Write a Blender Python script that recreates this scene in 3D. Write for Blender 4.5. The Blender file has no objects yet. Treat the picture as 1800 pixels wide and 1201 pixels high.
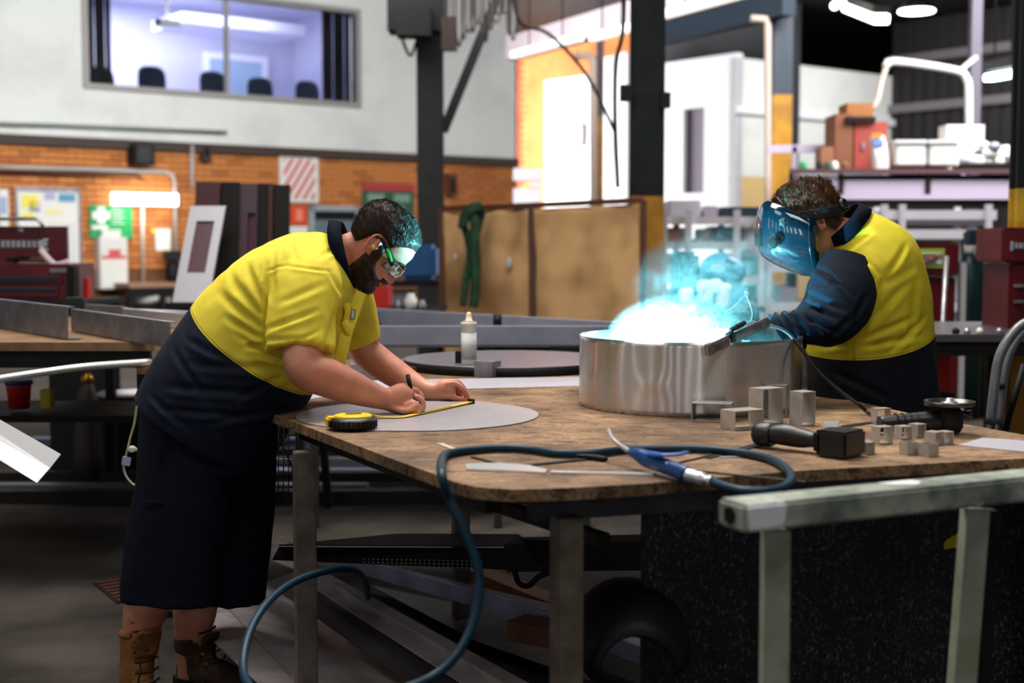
import bpy, bmesh, math, random
from mathutils import Vector, Matrix, noise as mnoise
random.seed(7)
R = math.radians
scene = bpy.context.scene
# ------------------------------------------------------------------ camera
F = 2400.0; PITCH = math.atan(170.0/F); CH = 1.4
cam_d = bpy.data.cameras.new('camera'); cam = bpy.data.objects.new('camera', cam_d)
scene.collection.objects.link(cam)
cam.location = (0, 0, CH); cam.rotation_euler = (R(90)-PITCH, 0, 0)
cam_d.sensor_width = 36; cam_d.lens = F/1800*36; cam_d.clip_end = 200
cam_d.dof.use_dof = True; cam_d.dof.focus_distance = 4.12; cam_d.dof.aperture_fstop = 2.3
scene.camera = cam
# ------------------------------------------------------------------ world and light
w = bpy.data.worlds.new('world'); scene.world = w; w.use_nodes = True
bgn = w.node_tree.nodes['Background']; bgn.inputs[0].default_value = (.9, .93, 1, 1); bgn.inputs[1].default_value = .06
scene.view_settings.view_transform = 'Standard'
scene.view_settings.look = 'None'
scene.view_settings.exposure = 0.0
scene.view_settings.gamma = 1.0
scene.view_settings.use_curve_mapping = False
scene.cycles.max_bounces = 6; scene.cycles.volume_bounces = 1
scene.cycles.sample_clamp_indirect = 6
scene.cycles.caustics_reflective = False; scene.cycles.caustics_refractive = False

def area(name, loc, target, sx, sy, power, col=(1, 1, 1)):
    d = bpy.data.lights.new(name, 'AREA'); d.shape = 'RECTANGLE'; d.size = sx; d.size_y = sy
    d.energy = power; d.color = col
    o = bpy.data.objects.new(name, d); scene.collection.objects.link(o); o.location = loc
    v = Vector(target)-Vector(loc); o.rotation_euler = v.to_track_quat('-Z', 'Y').to_euler()
    return o
area('skylight_over_bench', (-.6, 5.6, 6.3), (.0, 4.4, 1), 4.5, 2.2, 560, (1, .96, .9))
area('skylight_near_camera', (1.8, 1.2, 6.3), (1.4, 2.8, .9), 3, 2, 110, (1, .98, .95))  # added lamp to lift the sawhorse rail; the ceiling is closed here
area('skylight_near_left', (-3.6, 1.6, 6.3), (-.9, 3.6, .2), 3, 2, 70, (1, .97, .93))  # added fill for the floor, boots and low profiles
area('skylight_mid_hall', (-2.6, 13.8, 6.3), (-5.5, 21.5, 1.2), 7, 3, 1800, (1, 1, .98))  # unseen lamp added to brighten the left wall
area('skylight_right_hall', (6, 13, 6.3), (5.0, 16, 1), 5, 3, 1350, (1, .97, 1))  # unseen lamp added to brighten the racks and deck
area('daylight_far_door', (-4.6, 35.0, 3.4), (4, 32, 2.8), 5, 5.5, 2600, (1, .97, .96))
area('skylight_far_bay', (8.5, 27.5, 6.2), (7.5, 31, 2), 4, 3, 500, (1, .99, .96))  # unseen overhead lamp added for the far bay
area('office_ceiling_light', (-6.6, 26.2, 6.25), (-6.6, 26.21, 3), 4, 2, 400, (.93, .94, 1))
# the welding arc, low at the left inside the drum
arc_d = bpy.data.lights.new('welding_arc', 'POINT'); arc_d.energy = 270; arc_d.color = (.18, .86, 1); arc_d.shadow_soft_size = .012
arc = bpy.data.objects.new('welding_arc', arc_d); scene.collection.objects.link(arc)

# ------------------------------------------------------------------ helpers
def ray(px, py):
    u = (px-900)/F; v = -(py-600.5)/F
    c, s = math.cos(PITCH), math.sin(PITCH)
    return Vector((u, c+v*s, -s+v*c))
def P(px, py, Y):
    d = ray(px, py); t = Y/d.y
    return Vector((0, 0, CH)) + d*t
def T(px, py, z=.9):
    d = ray(px, py); t = (z-CH)/d.z
    return Vector((0, 0, CH)) + d*t
def col4(c): return (c[0], c[1], c[2], 1)
def srgb(r, g, b):
    f = lambda x: (x/255/12.92) if x/255 <= .04045 else ((x/255+.055)/1.055)**2.4
    return (f(r), f(g), f(b))
MATS = {}
def M(name, base, rough=.6, metal=0, var=None, scale=6, bump=0, bscale=60, stretch=(1, 1, 1), amt=1.0, emit=None, es=0, trans=0, spec=.5, coat=0, detail=5, lo=.35, hi=.65, alpha=1, aniso=0):
    if name in MATS: return MATS[name]
    m = bpy.data.materials.new(name); m.use_nodes = True; nt = m.node_tree; N = nt.nodes; L = nt.links
    b = N['Principled BSDF']
    b.inputs['Base Color'].default_value = col4(base); b.inputs['Roughness'].default_value = rough
    b.inputs['Metallic'].default_value = metal; b.inputs['Specular IOR Level'].default_value = spec
    b.inputs['Transmission Weight'].default_value = trans; b.inputs['Coat Weight'].default_value = coat
    b.inputs['Alpha'].default_value = alpha; b.inputs['Anisotropic'].default_value = aniso
    if emit: b.inputs['Emission Color'].default_value = col4(emit); b.inputs['Emission Strength'].default_value = es
    if var or bump:
        tc = N.new('ShaderNodeTexCoord'); mp = N.new('ShaderNodeMapping'); mp.inputs['Scale'].default_value = stretch
        L.new(tc.outputs['Object'], mp.inputs[0])
    if var:
        n = N.new('ShaderNodeTexNoise'); n.inputs['Scale'].default_value = scale; n.inputs['Detail'].default_value = detail; n.inputs['Roughness'].default_value = .65
        L.new(mp.outputs[0], n.inputs['Vector'])
        cr = N.new('ShaderNodeValToRGB'); cr.color_ramp.elements[0].position = lo; cr.color_ramp.elements[1].position = hi
        cr.color_ramp.elements[0].color = col4(base); cr.color_ramp.elements[1].color = col4(var)
        L.new(n.outputs[0], cr.inputs[0]); L.new(cr.outputs[0], b.inputs['Base Color'])
        mr = N.new('ShaderNodeMapRange'); mr.inputs[3].default_value = rough*.8; mr.inputs[4].default_value = min(1, rough*1.2)
        L.new(n.outputs[0], mr.inputs[0]); L.new(mr.outputs[0], b.inputs['Roughness'])
    if bump:
        n2 = N.new('ShaderNodeTexNoise'); n2.inputs['Scale'].default_value = bscale; n2.inputs['Detail'].default_value = 4
        L.new(mp.outputs[0], n2.inputs['Vector'])
        bp = N.new('ShaderNodeBump'); bp.inputs['Strength'].default_value = bump; bp.inputs['Distance'].default_value = .01
        L.new(n2.outputs[0], bp.inputs['Height']); L.new(bp.outputs[0], b.inputs['Normal'])
    m['b'] = 1
    MATS[name] = m
    return m

def catmull(pts, sub):
    out = []; n = len(pts)
    for i in range(n-1):
        p0 = pts[max(i-1, 0)]; p1 = pts[i]; p2 = pts[i+1]; p3 = pts[min(i+2, n-1)]
        for k in range(sub):
            t = k/sub
            out.append([.5*((2*b)+(-a+c)*t+(2*a-5*b+4*c-d)*t*t+(-a+3*b-3*c+d)*t**3) for a, b, c, d in zip(p0, p1, p2, p3)])
    out.append(list(pts[-1]))
    return out

class MB:
    def __init__(s): s.bm = bmesh.new(); s.mi = 0
    def _faces(s, vs, fs):
        V = [s.bm.verts.new(v) for v in vs]
        for f in fs:
            try: q = s.bm.faces.new([V[i] for i in f]); q.material_index = s.mi
            except ValueError: pass
        return V
    def box(s, c, size, rot=None, bev=0):
        hx, hy, hz = size[0]/2, size[1]/2, size[2]/2
        m = rot if rot is not None else Matrix.Identity(3)
        c = Vector(c)
        vs = [c+m@Vector((x*hx, y*hy, z*hz)) for z in (-1, 1) for x, y in ((-1, -1), (1, -1), (1, 1), (-1, 1))]
        V = s._faces(vs, [(3, 2, 1, 0), (4, 5, 6, 7), (0, 1, 5, 4), (1, 2, 6, 5), (2, 3, 7, 6), (3, 0, 4, 7)])
        if bev:
            es = set(e for v in V for e in v.link_edges)
            bmesh.ops.bevel(s.bm, geom=list(es), offset=bev, segments=2, affect='EDGES')
        return s
    def beam(s, p0, p1, wd, ht, up=(0, 0, 1), bev=0):
        p0 = Vector(p0); p1 = Vector(p1); d = p1-p0; L = d.length; x = d.normalized(); u = Vector(up)
        y = u.cross(x)
        if y.length < 1e-4: y = Vector((0, 1, 0)).cross(x)
        y.normalize(); z = x.cross(y)
        m = Matrix((x, y, z)).transposed()
        return s.box((p0+p1)/2, (L, wd, ht), m, bev)
    def prism(s, poly, n):
        """poly: list of 3d points, n: extrusion vector"""
        k = len(poly); n = Vector(n); a = [Vector(p) for p in poly]
        vs = a+[p+n for p in a]
        s._faces(vs, [tuple(range(k))[::-1], tuple(range(k, 2*k))]+[(i, (i+1) % k, (i+1) % k+k, i+k) for i in range(k)])
        return s
    def tube(s, pts, r, n=8, sub=1, caps=True):
        pts = [Vector(p) for p in pts]
        rr = r if isinstance(r, (list, tuple)) else [r]*len(pts)
        return s.loft([(p, q, q) for p, q in zip(pts, rr)], n=n, sub=sub, caps=caps, side=None)
    def loft(s, st, n=20, sub=5, caps=True, side=(0, 1, 0), e=2.0):
        rows = catmull([list(p)+[a, b] for p, a, b in st], sub)
        C = [Vector(r[:3]) for r in rows]; prev = None; rings = []
        for i, c in enumerate(C):
            t = (C[min(i+1, len(C)-1)]-C[max(i-1, 0)])
            if t.length < 1e-9: t = Vector((0, 0, 1))
            t.normalize()
            if side is None:
                if prev is None:
                    prev = Vector((0, 0, 1)) if abs(t.z) < .9 else Vector((1, 0, 0))
                sv = prev-prev.dot(t)*t; sv.normalize(); prev = sv
            else:
                sv = Vector(side); sv = sv-sv.dot(t)*t; sv.normalize()
            av = sv.cross(t)
            a, b = max(rows[i][3], 1e-4), max(rows[i][4], 1e-4)
            ring = []
            for k in range(n):
                th = 2*math.pi*k/n; co, si = math.cos(th), math.sin(th)
                if e != 2: co = math.copysign(abs(co)**(2/e), co); si = math.copysign(abs(si)**(2/e), si)
                ring.append(s.bm.verts.new(c+av*a*co+sv*b*si))
            rings.append(ring)
        for a, b in zip(rings, rings[1:]):
            for k in range(n):
                f = s.bm.faces.new((a[k], a[(k+1) % n], b[(k+1) % n], b[k])); f.material_index = s.mi; f.smooth = True
        if caps:
            f = s.bm.faces.new(rings[0][::-1]); f.material_index = s.mi
            f = s.bm.faces.new(rings[-1]); f.material_index = s.mi
        return s
    def lathe(s, prof, c=(0, 0, 0), axis=(0, 0, 1), n=24):
        ax = Vector(axis).normalized(); u = ax.orthogonal().normalized(); v = ax.cross(u); c = Vector(c)
        rings = []
        for r, h in prof:
            rings.append([s.bm.verts.new(c+ax*h+(u*math.cos(2*math.pi*k/n)+v*math.sin(2*math.pi*k/n))*max(r, 1e-4)) for k in range(n)])
        for a, b in zip(rings, rings[1:]):
            for k in range(n):
                f = s.bm.faces.new((a[k], a[(k+1) % n], b[(k+1) % n], b[k])); f.material_index = s.mi; f.smooth = True
        f = s.bm.faces.new(rings[0][::-1]); f.material_index = s.mi
        f = s.bm.faces.new(rings[-1]); f.material_index = s.mi
        return s
    def ball(s, c, r, rot=None, u=16, v=10):
        r = (r, r, r) if not isinstance(r, (tuple, list)) else r
        m = (rot if rot is not None else Matrix.Identity(3)) @ Matrix.Diagonal(r)
        mm = Matrix.Translation(Vector(c)) @ m.to_4x4()
        res = bmesh.ops.create_uvsphere(s.bm, u_segments=u, v_segments=v, radius=1, matrix=mm)
        for vv in res['verts']:
            for f in vv.link_faces: f.smooth = True; f.material_index = s.mi
        return s

def tag(o, label=None, cat=None, group=None, kind=None):
    if label: o['label'] = label
    if cat: o['category'] = cat
    if group: o['group'] = group
    if kind: o['kind'] = kind
    return o
def world_of(o):
    return world_of(o.parent) @ o.matrix_parent_inverse @ o.matrix_basis if o.parent else o.matrix_basis.copy()
def link_mesh(name, me, mats, parent=None):
    o = bpy.data.objects.new(name, me); scene.collection.objects.link(o)
    for m in (mats if isinstance(mats, (list, tuple)) else [mats]): me.materials.append(m)
    if parent is not None:
        o.parent = parent
        if not parent.get('local'):
            o.matrix_parent_inverse = world_of(parent).inverted()
    return o
def obj(name, mb, mats, parent=None, label=None, local=False, mod=None):
    bmesh.ops.recalc_face_normals(mb.bm, faces=mb.bm.faces)
    me = bpy.data.meshes.new(name)
    off = None
    if parent is None and not local:
        vs = [v.co for v in mb.bm.verts]
        lo = Vector((min(v.x for v in vs), min(v.y for v in vs), min(v.z for v in vs)))
        hi = Vector((max(v.x for v in vs), max(v.y for v in vs), max(v.z for v in vs)))
        off = Vector(((lo.x+hi.x)/2, (lo.y+hi.y)/2, lo.z))
        bmesh.ops.translate(mb.bm, verts=mb.bm.verts, vec=-off)
    mb.bm.to_mesh(me); mb.bm.free()
    o = link_mesh(name, me, mats, parent)
    if off is not None: o.location = off
    if label: o['label'] = label
    return o
def thing(name, label, cat, loc=(0, 0, 0), rz=0, group=None, local=False):
    o = bpy.data.objects.new(name, None); scene.collection.objects.link(o); o.location = loc; o.rotation_euler = (0, 0, rz)
    o.empty_display_size = .1
    if local: o['local'] = 1
    return tag(o, label, cat, group)
def struct(name, mb, mats, parent=None):
    o = obj(name, mb, mats, parent)
    if parent is None: o['kind'] = 'structure'
    return o
def dup(root, loc, rz=None, label=None):
    r = root.copy(); scene.collection.objects.link(r); r.location = loc
    if rz is not None: r.rotation_euler = (0, 0, rz)
    if label: r['label'] = label
    for ch in list(root.children):
        c = ch.copy(); scene.collection.objects.link(c); c.parent = r
        for g in ch.children:
            q = g.copy(); scene.collection.objects.link(q); q.parent = c
    return r
def remesh(mb, voxel, smooth=2, fac=.5):
    me = bpy.data.meshes.new('tmp'); bmesh.ops.recalc_face_normals(mb.bm, faces=mb.bm.faces); mb.bm.to_mesh(me); mb.bm.free()
    o = bpy.data.objects.new('tmp', me); scene.collection.objects.link(o)
    m = o.modifiers.new('r', 'REMESH'); m.mode = 'VOXEL'; m.voxel_size = voxel; m.use_smooth_shade = True
    if smooth:
        s = o.modifiers.new('s', 'SMOOTH'); s.factor = fac; s.iterations = smooth
    dg = bpy.context.evaluated_depsgraph_get()
    out = bpy.data.meshes.new_from_object(o.evaluated_get(dg))
    out.materials.clear()
    bpy.data.objects.remove(o); bpy.data.meshes.remove(me)
    return out
def wrinkle(me, fn):
    ns = [v.normal.copy() for v in me.vertices]
    for v, n in zip(me.vertices, ns):
        v.co = v.co + n*fn(v.co)
def text(name, body, size, c, xdir, ydir, mat, parent, ext=.001):
    cu = bpy.data.curves.new(name, 'FONT'); cu.body = body; cu.size = size; cu.extrude = ext; cu.align_x = 'CENTER'; cu.align_y = 'CENTER'
    o = bpy.data.objects.new(name, cu); scene.collection.objects.link(o)
    x = Vector(xdir).normalized(); y = Vector(ydir).normalized(); z = x.cross(y)
    o.matrix_basis = Matrix.Translation(Vector(c)) @ Matrix((x, y, z)).transposed().to_4x4()
    cu.materials.append(mat)
    if parent is not None:
        o.parent = parent
        if parent.type == 'EMPTY': o.matrix_parent_inverse = parent.matrix_basis.inverted()
    return o

# ------------------------------------------------------------------ materials
m_floor = M('concrete_floor', srgb(36, 32, 29), .8, spec=.18, var=srgb(70, 64, 58), scale=1.9, bump=.3, bscale=30, detail=8)
m_white = M('painted_white_wall', srgb(218, 220, 217), .8, var=srgb(186, 188, 187), scale=.7, lo=.45, hi=.85)
m_brick = M('orange_brick', srgb(212, 136, 72), .9, var=srgb(164, 96, 48), scale=.9, lo=.4, hi=.8)
m_mortar = M('mortar', srgb(112, 72, 44), .95)
m_dark = M('dark_steel', srgb(26, 24, 24), .6, .1, spec=.3, var=srgb(16, 15, 15))
m_black = M('black_paint', srgb(13, 12, 12), .6, spec=.25)
m_blackp = M('black_plastic', srgb(20, 20, 21), .38, bump=.1, bscale=300)
m_alu = M('mill_aluminium', srgb(200, 200, 204), .32, .7, var=srgb(160, 160, 164), scale=12, bump=.05, bscale=200)
m_alud = M('dusty_aluminium', srgb(150, 150, 156), .4, .55, var=srgb(112, 112, 117), scale=7, bump=.06, bscale=150)
m_alub = M('bright_sheet_edge', srgb(225, 226, 230), .3, .7)
m_lav = M('grey_lavender_paint', srgb(150, 150, 166), .45, .2, var=srgb(128, 128, 142), scale=3)
m_yel = M('hi_vis_yellow', srgb(222, 196, 26), .75)
m_navy = M('navy_cloth', srgb(10, 14, 24), .9, var=srgb(16, 22, 38), scale=9, bump=.25, bscale=500, spec=.15)
m_red = M('maroon_paint', srgb(92, 12, 22), .35, var=srgb(66, 8, 16), scale=3)
m_bred = M('bright_red_plastic', srgb(190, 28, 22), .45)
m_green = M('sign_green', srgb(20, 148, 82), .5)
m_paper = M('white_paper', srgb(225, 225, 220), .7)
m_plwhite = M('white_plastic', srgb(220, 220, 214), .45)
m_yellowp = M('column_yellow', srgb(196, 140, 20), .55, var=srgb(150, 104, 16), scale=4)
m_blue = M('blue_plastic', srgb(14, 62, 120), .35)
m_hose = M('blue_rubber_hose', srgb(12, 48, 66), .45, spec=.3)
m_canvas = M('tan_canvas', srgb(232, 184, 128), .85, var=srgb(140, 98, 60), scale=1.7, lo=.42, hi=.78, detail=2, bump=.2, bscale=2)
m_rust = M('rusty_brown_frame', srgb(92, 52, 36), .6)
m_cream = M('cream_cord', srgb(190, 176, 150), .7)
m_glass = M('pane_glass', (1, 1, 1), .02, trans=1, spec=.5)
m_glass.node_tree.nodes['Principled BSDF'].inputs['IOR'].default_value = 1.03
m_tube = M('fluorescent_tube', (1, 1, 1), .4, emit=(1, .97, .9), es=9)
m_tubeb = M('cold_lamp', (1, 1, 1), .4, emit=(.75, 1, 1), es=9)
m_skin = M('skin', srgb(216, 150, 124), .5, var=srgb(194, 118, 94), scale=9, bump=.04, bscale=260)
m_skin.node_tree.nodes['Principled BSDF'].inputs['Subsurface Weight'].default_value = .12
m_skin.node_tree.nodes['Principled BSDF'].inputs['Subsurface Scale'].default_value = .01
m_hair = M('dark_brown_hair', srgb(50, 30, 22), .5, var=srgb(26, 16, 12), scale=60, spec=.25)
m_boot = M('tan_nubuck', srgb(150, 96, 40), .8, var=srgb(96, 58, 24), scale=18, bump=.3, bscale=120)
m_bootd = M('dark_nubuck', srgb(74, 48, 26), .8, var=srgb(44, 28, 16), scale=18, bump=.3, bscale=120)
m_timber = M('raw_timber', srgb(128, 84, 48), .8, var=srgb(92, 58, 34), scale=5, stretch=(1, 1, 6))
# ================================================================== setting
A38 = R(38); WA = Vector((math.cos(A38), math.sin(A38), 0)); WB = Vector((math.sin(A38), -math.cos(A38), 0)); WN = -WB
UP = Vector((0, 0, 1))
def wl(px):           # distance along the left wall seen at column px
    u = (px-900)/F; return u*27.9/(WA.x-u*WA.y)
W0 = Vector((0, 27.9, 0))
def WLp(s, z, n=0): return W0+WA*s+WN*n+UP*z
def wlz(px, py):      # height of a pixel on the left wall
    s = wl(px); Y = 27.9+s*WA.y; return P(px, py, Y).z
def wbox(mb, s0, s1, z0, z1, n0, n1):
    rot = Matrix((WA, WN, UP)).transposed()
    mb.box(WLp((s0+s1)/2, (z0+z1)/2, (n0+n1)/2), (s1-s0, n1-n0, z1-z0), rot); return mb

struct('floor', MB().box((0, 17, -.05), (44, 56, .1)), m_floor)
struct('ceiling', MB().box((0, 17, 6.75), (44, 56, .1)), m_black)
SE = wl(906)
# lower brick wall: core plus real brick courses
core = wbox(MB(), -15, SE, 0, 3.0, .02, .4)
wall_l = struct('wall_left', core, m_mortar)
# wln: distance along the wall of a point set back n metres behind its face, seen at column px
def wln(px, n):
    u = (px-900)/F; return (u*(27.9+n*WN.y)-n*WN.x)/(WA.x-u*WA.y)
bm_ = MB(); bs = .30; bh = .1; row = 0; z = 1.0; nb = 0
rot = Matrix((WA, WN, UP)).transposed()
m_burnt = M('burnt_brick', srgb(176, 106, 56), .9)
def brick_mesh(L_, m):
    me = bpy.data.meshes.new('brick'); b_ = MB(); b_.box((0, 0, 0), (L_, .04, bh-.022), bev=0); b_.bm.to_mesh(me); b_.bm.free(); me.materials.append(m); return me
bmesh_full = [brick_mesh(bs-.012, m_brick), brick_mesh(bs-.012, m_burnt)]
sv0, sv1 = wl(0), wl(735)
while z < 2.98:
    s = -15+(row % 2)*bs/2
    while s < SE-.05:
        s1 = min(s+bs-.012, SE); k = 1 if random.random() < .22 else 0
        c = WLp((s+s1)/2, z+(bh-.018)/2, .005+random.uniform(-.004, .004))
        if nb < 300 and z > 1.95 and sv0 < s and s1 < sv1 and s1-s > bs-.02:
            o = bpy.data.objects.new('brick', bmesh_full[k]); scene.collection.objects.link(o); o.parent = wall_l
            o.matrix_parent_inverse = wall_l.matrix_basis.inverted(); o.location = c; o.rotation_euler = (0, 0, A38); nb += 1
        else:
            bm_.mi = k; bm_.box(c, (s1-s, .04, bh-.022), rot)
        s += bs
    z += bh; row += 1
bw = obj('brick_field', bm_, [m_brick, m_burnt], wall_l); bw['kind'] = 'stuff'
struct('trim_1', wbox(MB(), -15, SE, 2.98, 3.14, -.12, .1), M('ledge_brown', srgb(60, 48, 40), .7))
# upper wall around the window opening
s0, s1_ = wl(163), wl(628); zt, zb = 5.66, 4.03
up_ = MB()
wbox(up_, -15, s0, 3.14, 6.7, 0, .3); wbox(up_, s1_, SE, 3.14, 6.7, 0, .3)
wbox(up_, s0, s1_, 3.14, zb, 0, .3); wbox(up_, s0, s1_, zt, 6.7, 0, .3)
struct('wall_upper_left', up_, m_white)
wn = struct('window_1', wbox(wbox(wbox(wbox(wbox(MB(), s0-.09, s1_+.09, zb-.09, zb, -.06, .1), s0-.09, s1_+.09, zt, zt+.09, -.06, .1), s0-.09, s0, zb, zt, -.06, .1), s1_, s1_+.09, zb, zt, -.06, .1), wl(405)-.035, wl(405)+.035, zb, zt, -.03, .06), M('window_frame_grey', srgb(150, 146, 144), .5))
obj('pane', wbox(MB(), s0, wl(405)-.035, zb, zt, .02, .03), m_glass, wn); obj('pane', wbox(MB(), wl(405)+.035, s1_, zb, zt, .02, .03), m_glass, wn)
# meeting room behind the glass
m_lr = M('meeting_room_wall', srgb(196, 198, 222), .8)
rm = MB(); D = 5.2
wbox(rm, s0-2.4, s1_+1.6, 3.2, 3.3, .3, D); wbox(rm, s0-2.4, s1_+1.6, 6.35, 6.5, .3, D); wbox(rm, s0-2.4, s1_+1.6, 3.3, 6.4, D, D+.1)
wbox(rm, s0-2.5, s0-2.4, 3.3, 6.4, .3, D); wbox(rm, s1_+1.6, s1_+1.7, 3.3, 6.4, .3, D)
struct('wall_meeting_room', rm, m_lr)
m_curt = M('dark_blind', srgb(40, 42, 46), .8)
for a, b in ((s0+.0, s0+.46), (s1_-.62, s1_-.02)):
    c = MB()
    for k in range(5):
        q = a+(b-a)*(k+.5)/5; wbox(c, q-(b-a)/10*.9, q+(b-a)/10*.9, zb-.1, 6.0, .14+.03*(k % 2), .17+.03*(k % 2))
    tag(obj('window_blind', c, m_curt), 'dark vertical blind at the left end of the meeting room window' if a < -8 else 'dark vertical blind at the right end of the meeting room window', 'blind')
# door frame at the back of meeting room
dr = MB(); ds = wln(420, D)
wbox(dr, ds-.75, ds-.63, 3.3, 5.35, D-.08, D); wbox(dr, ds+.63, ds+.75, 3.3, 5.35, D-.08, D); wbox(dr, ds-.75, ds+.75, 5.35, 5.5, D-.08, D)
dd = struct('door_1', dr, M('door_frame_white', srgb(235, 238, 250), .6)); obj('door_leaf', wbox(MB(), ds-.63, ds+.63, 3.3, 5.35, D-.03, D-.01), M('pale_blue_door', srgb(170, 196, 220), .5), dd)
struct('trim_2', wbox(MB(), s1_-2.4, s1_+.2, 5.55, 5.75, 2.2, 3.6), m_lr)
# office chairs
m_ch = M('blue_grey_fabric', srgb(44, 54, 74), .8)
nm = ['leftmost', 'second from left', 'middle', 'second from right', 'rightmost']
ch0 = None
for i, (px, py) in enumerate(((184, 118), (275, 117), (381, 126), (463, 137), (545, 143))):
    s = wln(px, .75); z = P(px, py, WLp(s, 0, .75).y).z
    if ch0 is None:
        ch0 = thing('office_chair', '', 'chair', (0, 0, 0), A38, 'meeting room chairs behind the window', local=True)
        b = MB(); st = []
        for k, (h, wd) in enumerate(((-.62, .20), (-.45, .25), (-.2, .26), (-.06, .23), (0, .15))): st.append((Vector((0, .05*k/4, h)), wd, .035))
        b.loft(st, n=16, sub=4, side=(0, 1, 0)); obj('backrest', b, m_ch, ch0)
        obj('seat', MB().box((0, -.25, -.62), (.48, .46, .08), bev=.03), m_ch, ch0)
        obj('pedestal', MB().tube([(0, -.22, -.66), (0, -.22, -1.08)], .03), m_dark, ch0)
        for k in range(5):
            a = k*2*math.pi/5; obj('leg', MB().beam((0, -.22, -1.06), (.28*math.cos(a), -.22+.28*math.sin(a), -1.11), .04, .03), m_dark, ch0)
        c = ch0
    else: c = dup(ch0, (0, 0, 0))
    c.location = WLp(s, z, .75); c['label'] = f'dark office chair back in the meeting room window, {nm[i]} of the five'
pj = thing('ceiling_projector', 'white projector hanging from the meeting room ceiling', 'projector', WLp(wl(303)*1.05, 5.2, 1.6))
q = WLp(wln(303, 1.6), 0, 1.6); zpj = P(303, 42, q.y).z
obj('body', MB().box((q.x, q.y, zpj), (.42, .34, .13), rot, bev=.03), m_plwhite, pj); obj('mount_pole', MB().tube([(q.x, q.y, zpj+.05), (q.x, q.y, 6.35)], .035), m_plwhite, pj)
obj('lens', MB().lathe([(.05, 0), (.05, .06)], (q.x-.12, q.y-.2, zpj), (0, -1, 0), 14), m_black, pj)

# ---------------- far bay behind the end of the left wall
CO = Vector((4.86, 29.9, 0))
def face(mb, o, d, s0, s1, z0, z1, n0, n1):
    nn = Vector((-d.y, d.x, 0)); r_ = Matrix((d, nn, UP)).transposed()
    mb.box(o+d*(s0+s1)/2+nn*(n0+n1)/2+UP*(z0+z1)/2, (s1-s0, n1-n0, z1-z0), r_); return mb
def fs(px, o, d):     # distance along line o+d*s seen at column px
    u = (px-900)/F; return (u*o.y-o.x)/(d.x-u*d.y)
OFF = CO
sA = fs(957, OFF, WB); sD0, sD1 = fs(1198, OFF, WB), fs(1235, OFF, WB)
ow = MB(); face(ow, OFF, WB, sA, sD0, 0, 5.55, 0, .2); face(ow, OFF, WB, sD1, 0, 0, 5.55, 0, .2)
zd1 = P(1216, 190, OFF.y+WB.y*(sD0+sD1)/2).z; face(ow, OFF, WB, sD0, sD1, zd1, 5.55, 0, .2); face(ow, OFF, WB, sD0, sD1, 0, zd1-1.9, 0, .2)
m_ow = M('office_box_white', srgb(228, 226, 232), .7)
struct('wall_office_front', ow, m_ow)
d2 = face(MB(), OFF, WB, sD0, sD1, zd1-1.9, zd1, .12, .16); struct('door_2', d2, M('plum_grey_door', srgb(74, 62, 80), .6))
struct('wall_office_side', face(MB(), CO, WA, 0, 5.5, 2.9, 5.45, 0, .2), m_white)
struct('wall_office_side_lower', face(MB(), CO, WA, 0, 5.5, 0, 2.9, 0, .2), M('cream_wall', srgb(206, 176, 120), .8))
struct('trim_3', face(MB(), CO, WA, 0, 5.5, 4.25, 4.4, -.12, 0), m_ow)
OB = CO+WA*1.2
sOB = fs(1120, OB, WB); ob = face(MB(), OB, WB, -9.2, sOB, 0, 6.7, .0, .3); struct('wall_back_right', face(MB(), OB, WB, sOB, .5, 0, 6.7, .0, .3), M('dark_teal_cladding', srgb(24, 28, 36), .7))
wb_ = struct('wall_back', ob, M('sunlit_orange_brick', srgb(172, 78, 46), .85, var=srgb(140, 60, 36), scale=1.5))
brk = MB(); z = 2.0; row = 0
while z < 6.6:
    s = -9.0+(row % 2)*.15
    while s < sOB-.3:
        face(brk, OB, WB, s, s+.285, z, z+.08, -.02, .0); s += .3
    z += .095; row += 1
o = obj('brick', brk, m_brick, wb_); o['kind'] = 'stuff'
# small framed notice and meter box on the office wall
ds_ = fs(1020, OFF, WB); dz = P(1020, 257, OFF.y+WB.y*ds_).z
wnd = struct('window_2', face(MB(), OFF, WB, ds_-.18, ds_+.18, dz, dz+.55, -.05, 0), m_dark); obj('pane', face(MB(), OFF, WB, ds_-.13, ds_+.13, dz+.05, dz+.5, -.06, -.05), M('dim_pane', srgb(110, 90, 80), .2), wnd)
# bright narrow doorway panels behind column
g = thing('roller_door_panel', 'sunlit white door panels left of the nearer dark column', 'door', OFF)
for a, b, t in ((1064, 1081, 128), (1084, 1106, 122)):
    sa, sb = fs(a, OFF, WB), fs(b, OFF, WB); obj('panel', face(MB(), OFF, WB, sa, sb, 1.0, P(a, t, OFF.y+WB.y*sa).z+.35, -.12, -.04), m_ow, g)
# white crates by the end of the brick wall (bright rectangles)
g = thing('stacked_white_panel', 'sunlit white panels stacked above the canvas screen', 'panel', P(928, 330, 22))
for y0, y1, x0, x1 in ((297, 318, 902, 951), (320, 330, 932, 951), (332, 362, 902, 950)):
    a = P(x0, y1, 22); b = P(x1, y0, 22); obj('panel', MB().box((a+b)/2, (b.x-a.x, .3, b.z-a.z)), m_ow, g)
bb = MB(); a = P(902, 362, 22); b = P(950, 362, 22); bb.box(((a.x+b.x)/2, 22, a.z/2-.01), (b.x-a.x, .5, a.z-.02)); obj('base_cabinet', bb, m_dark, g)
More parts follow.
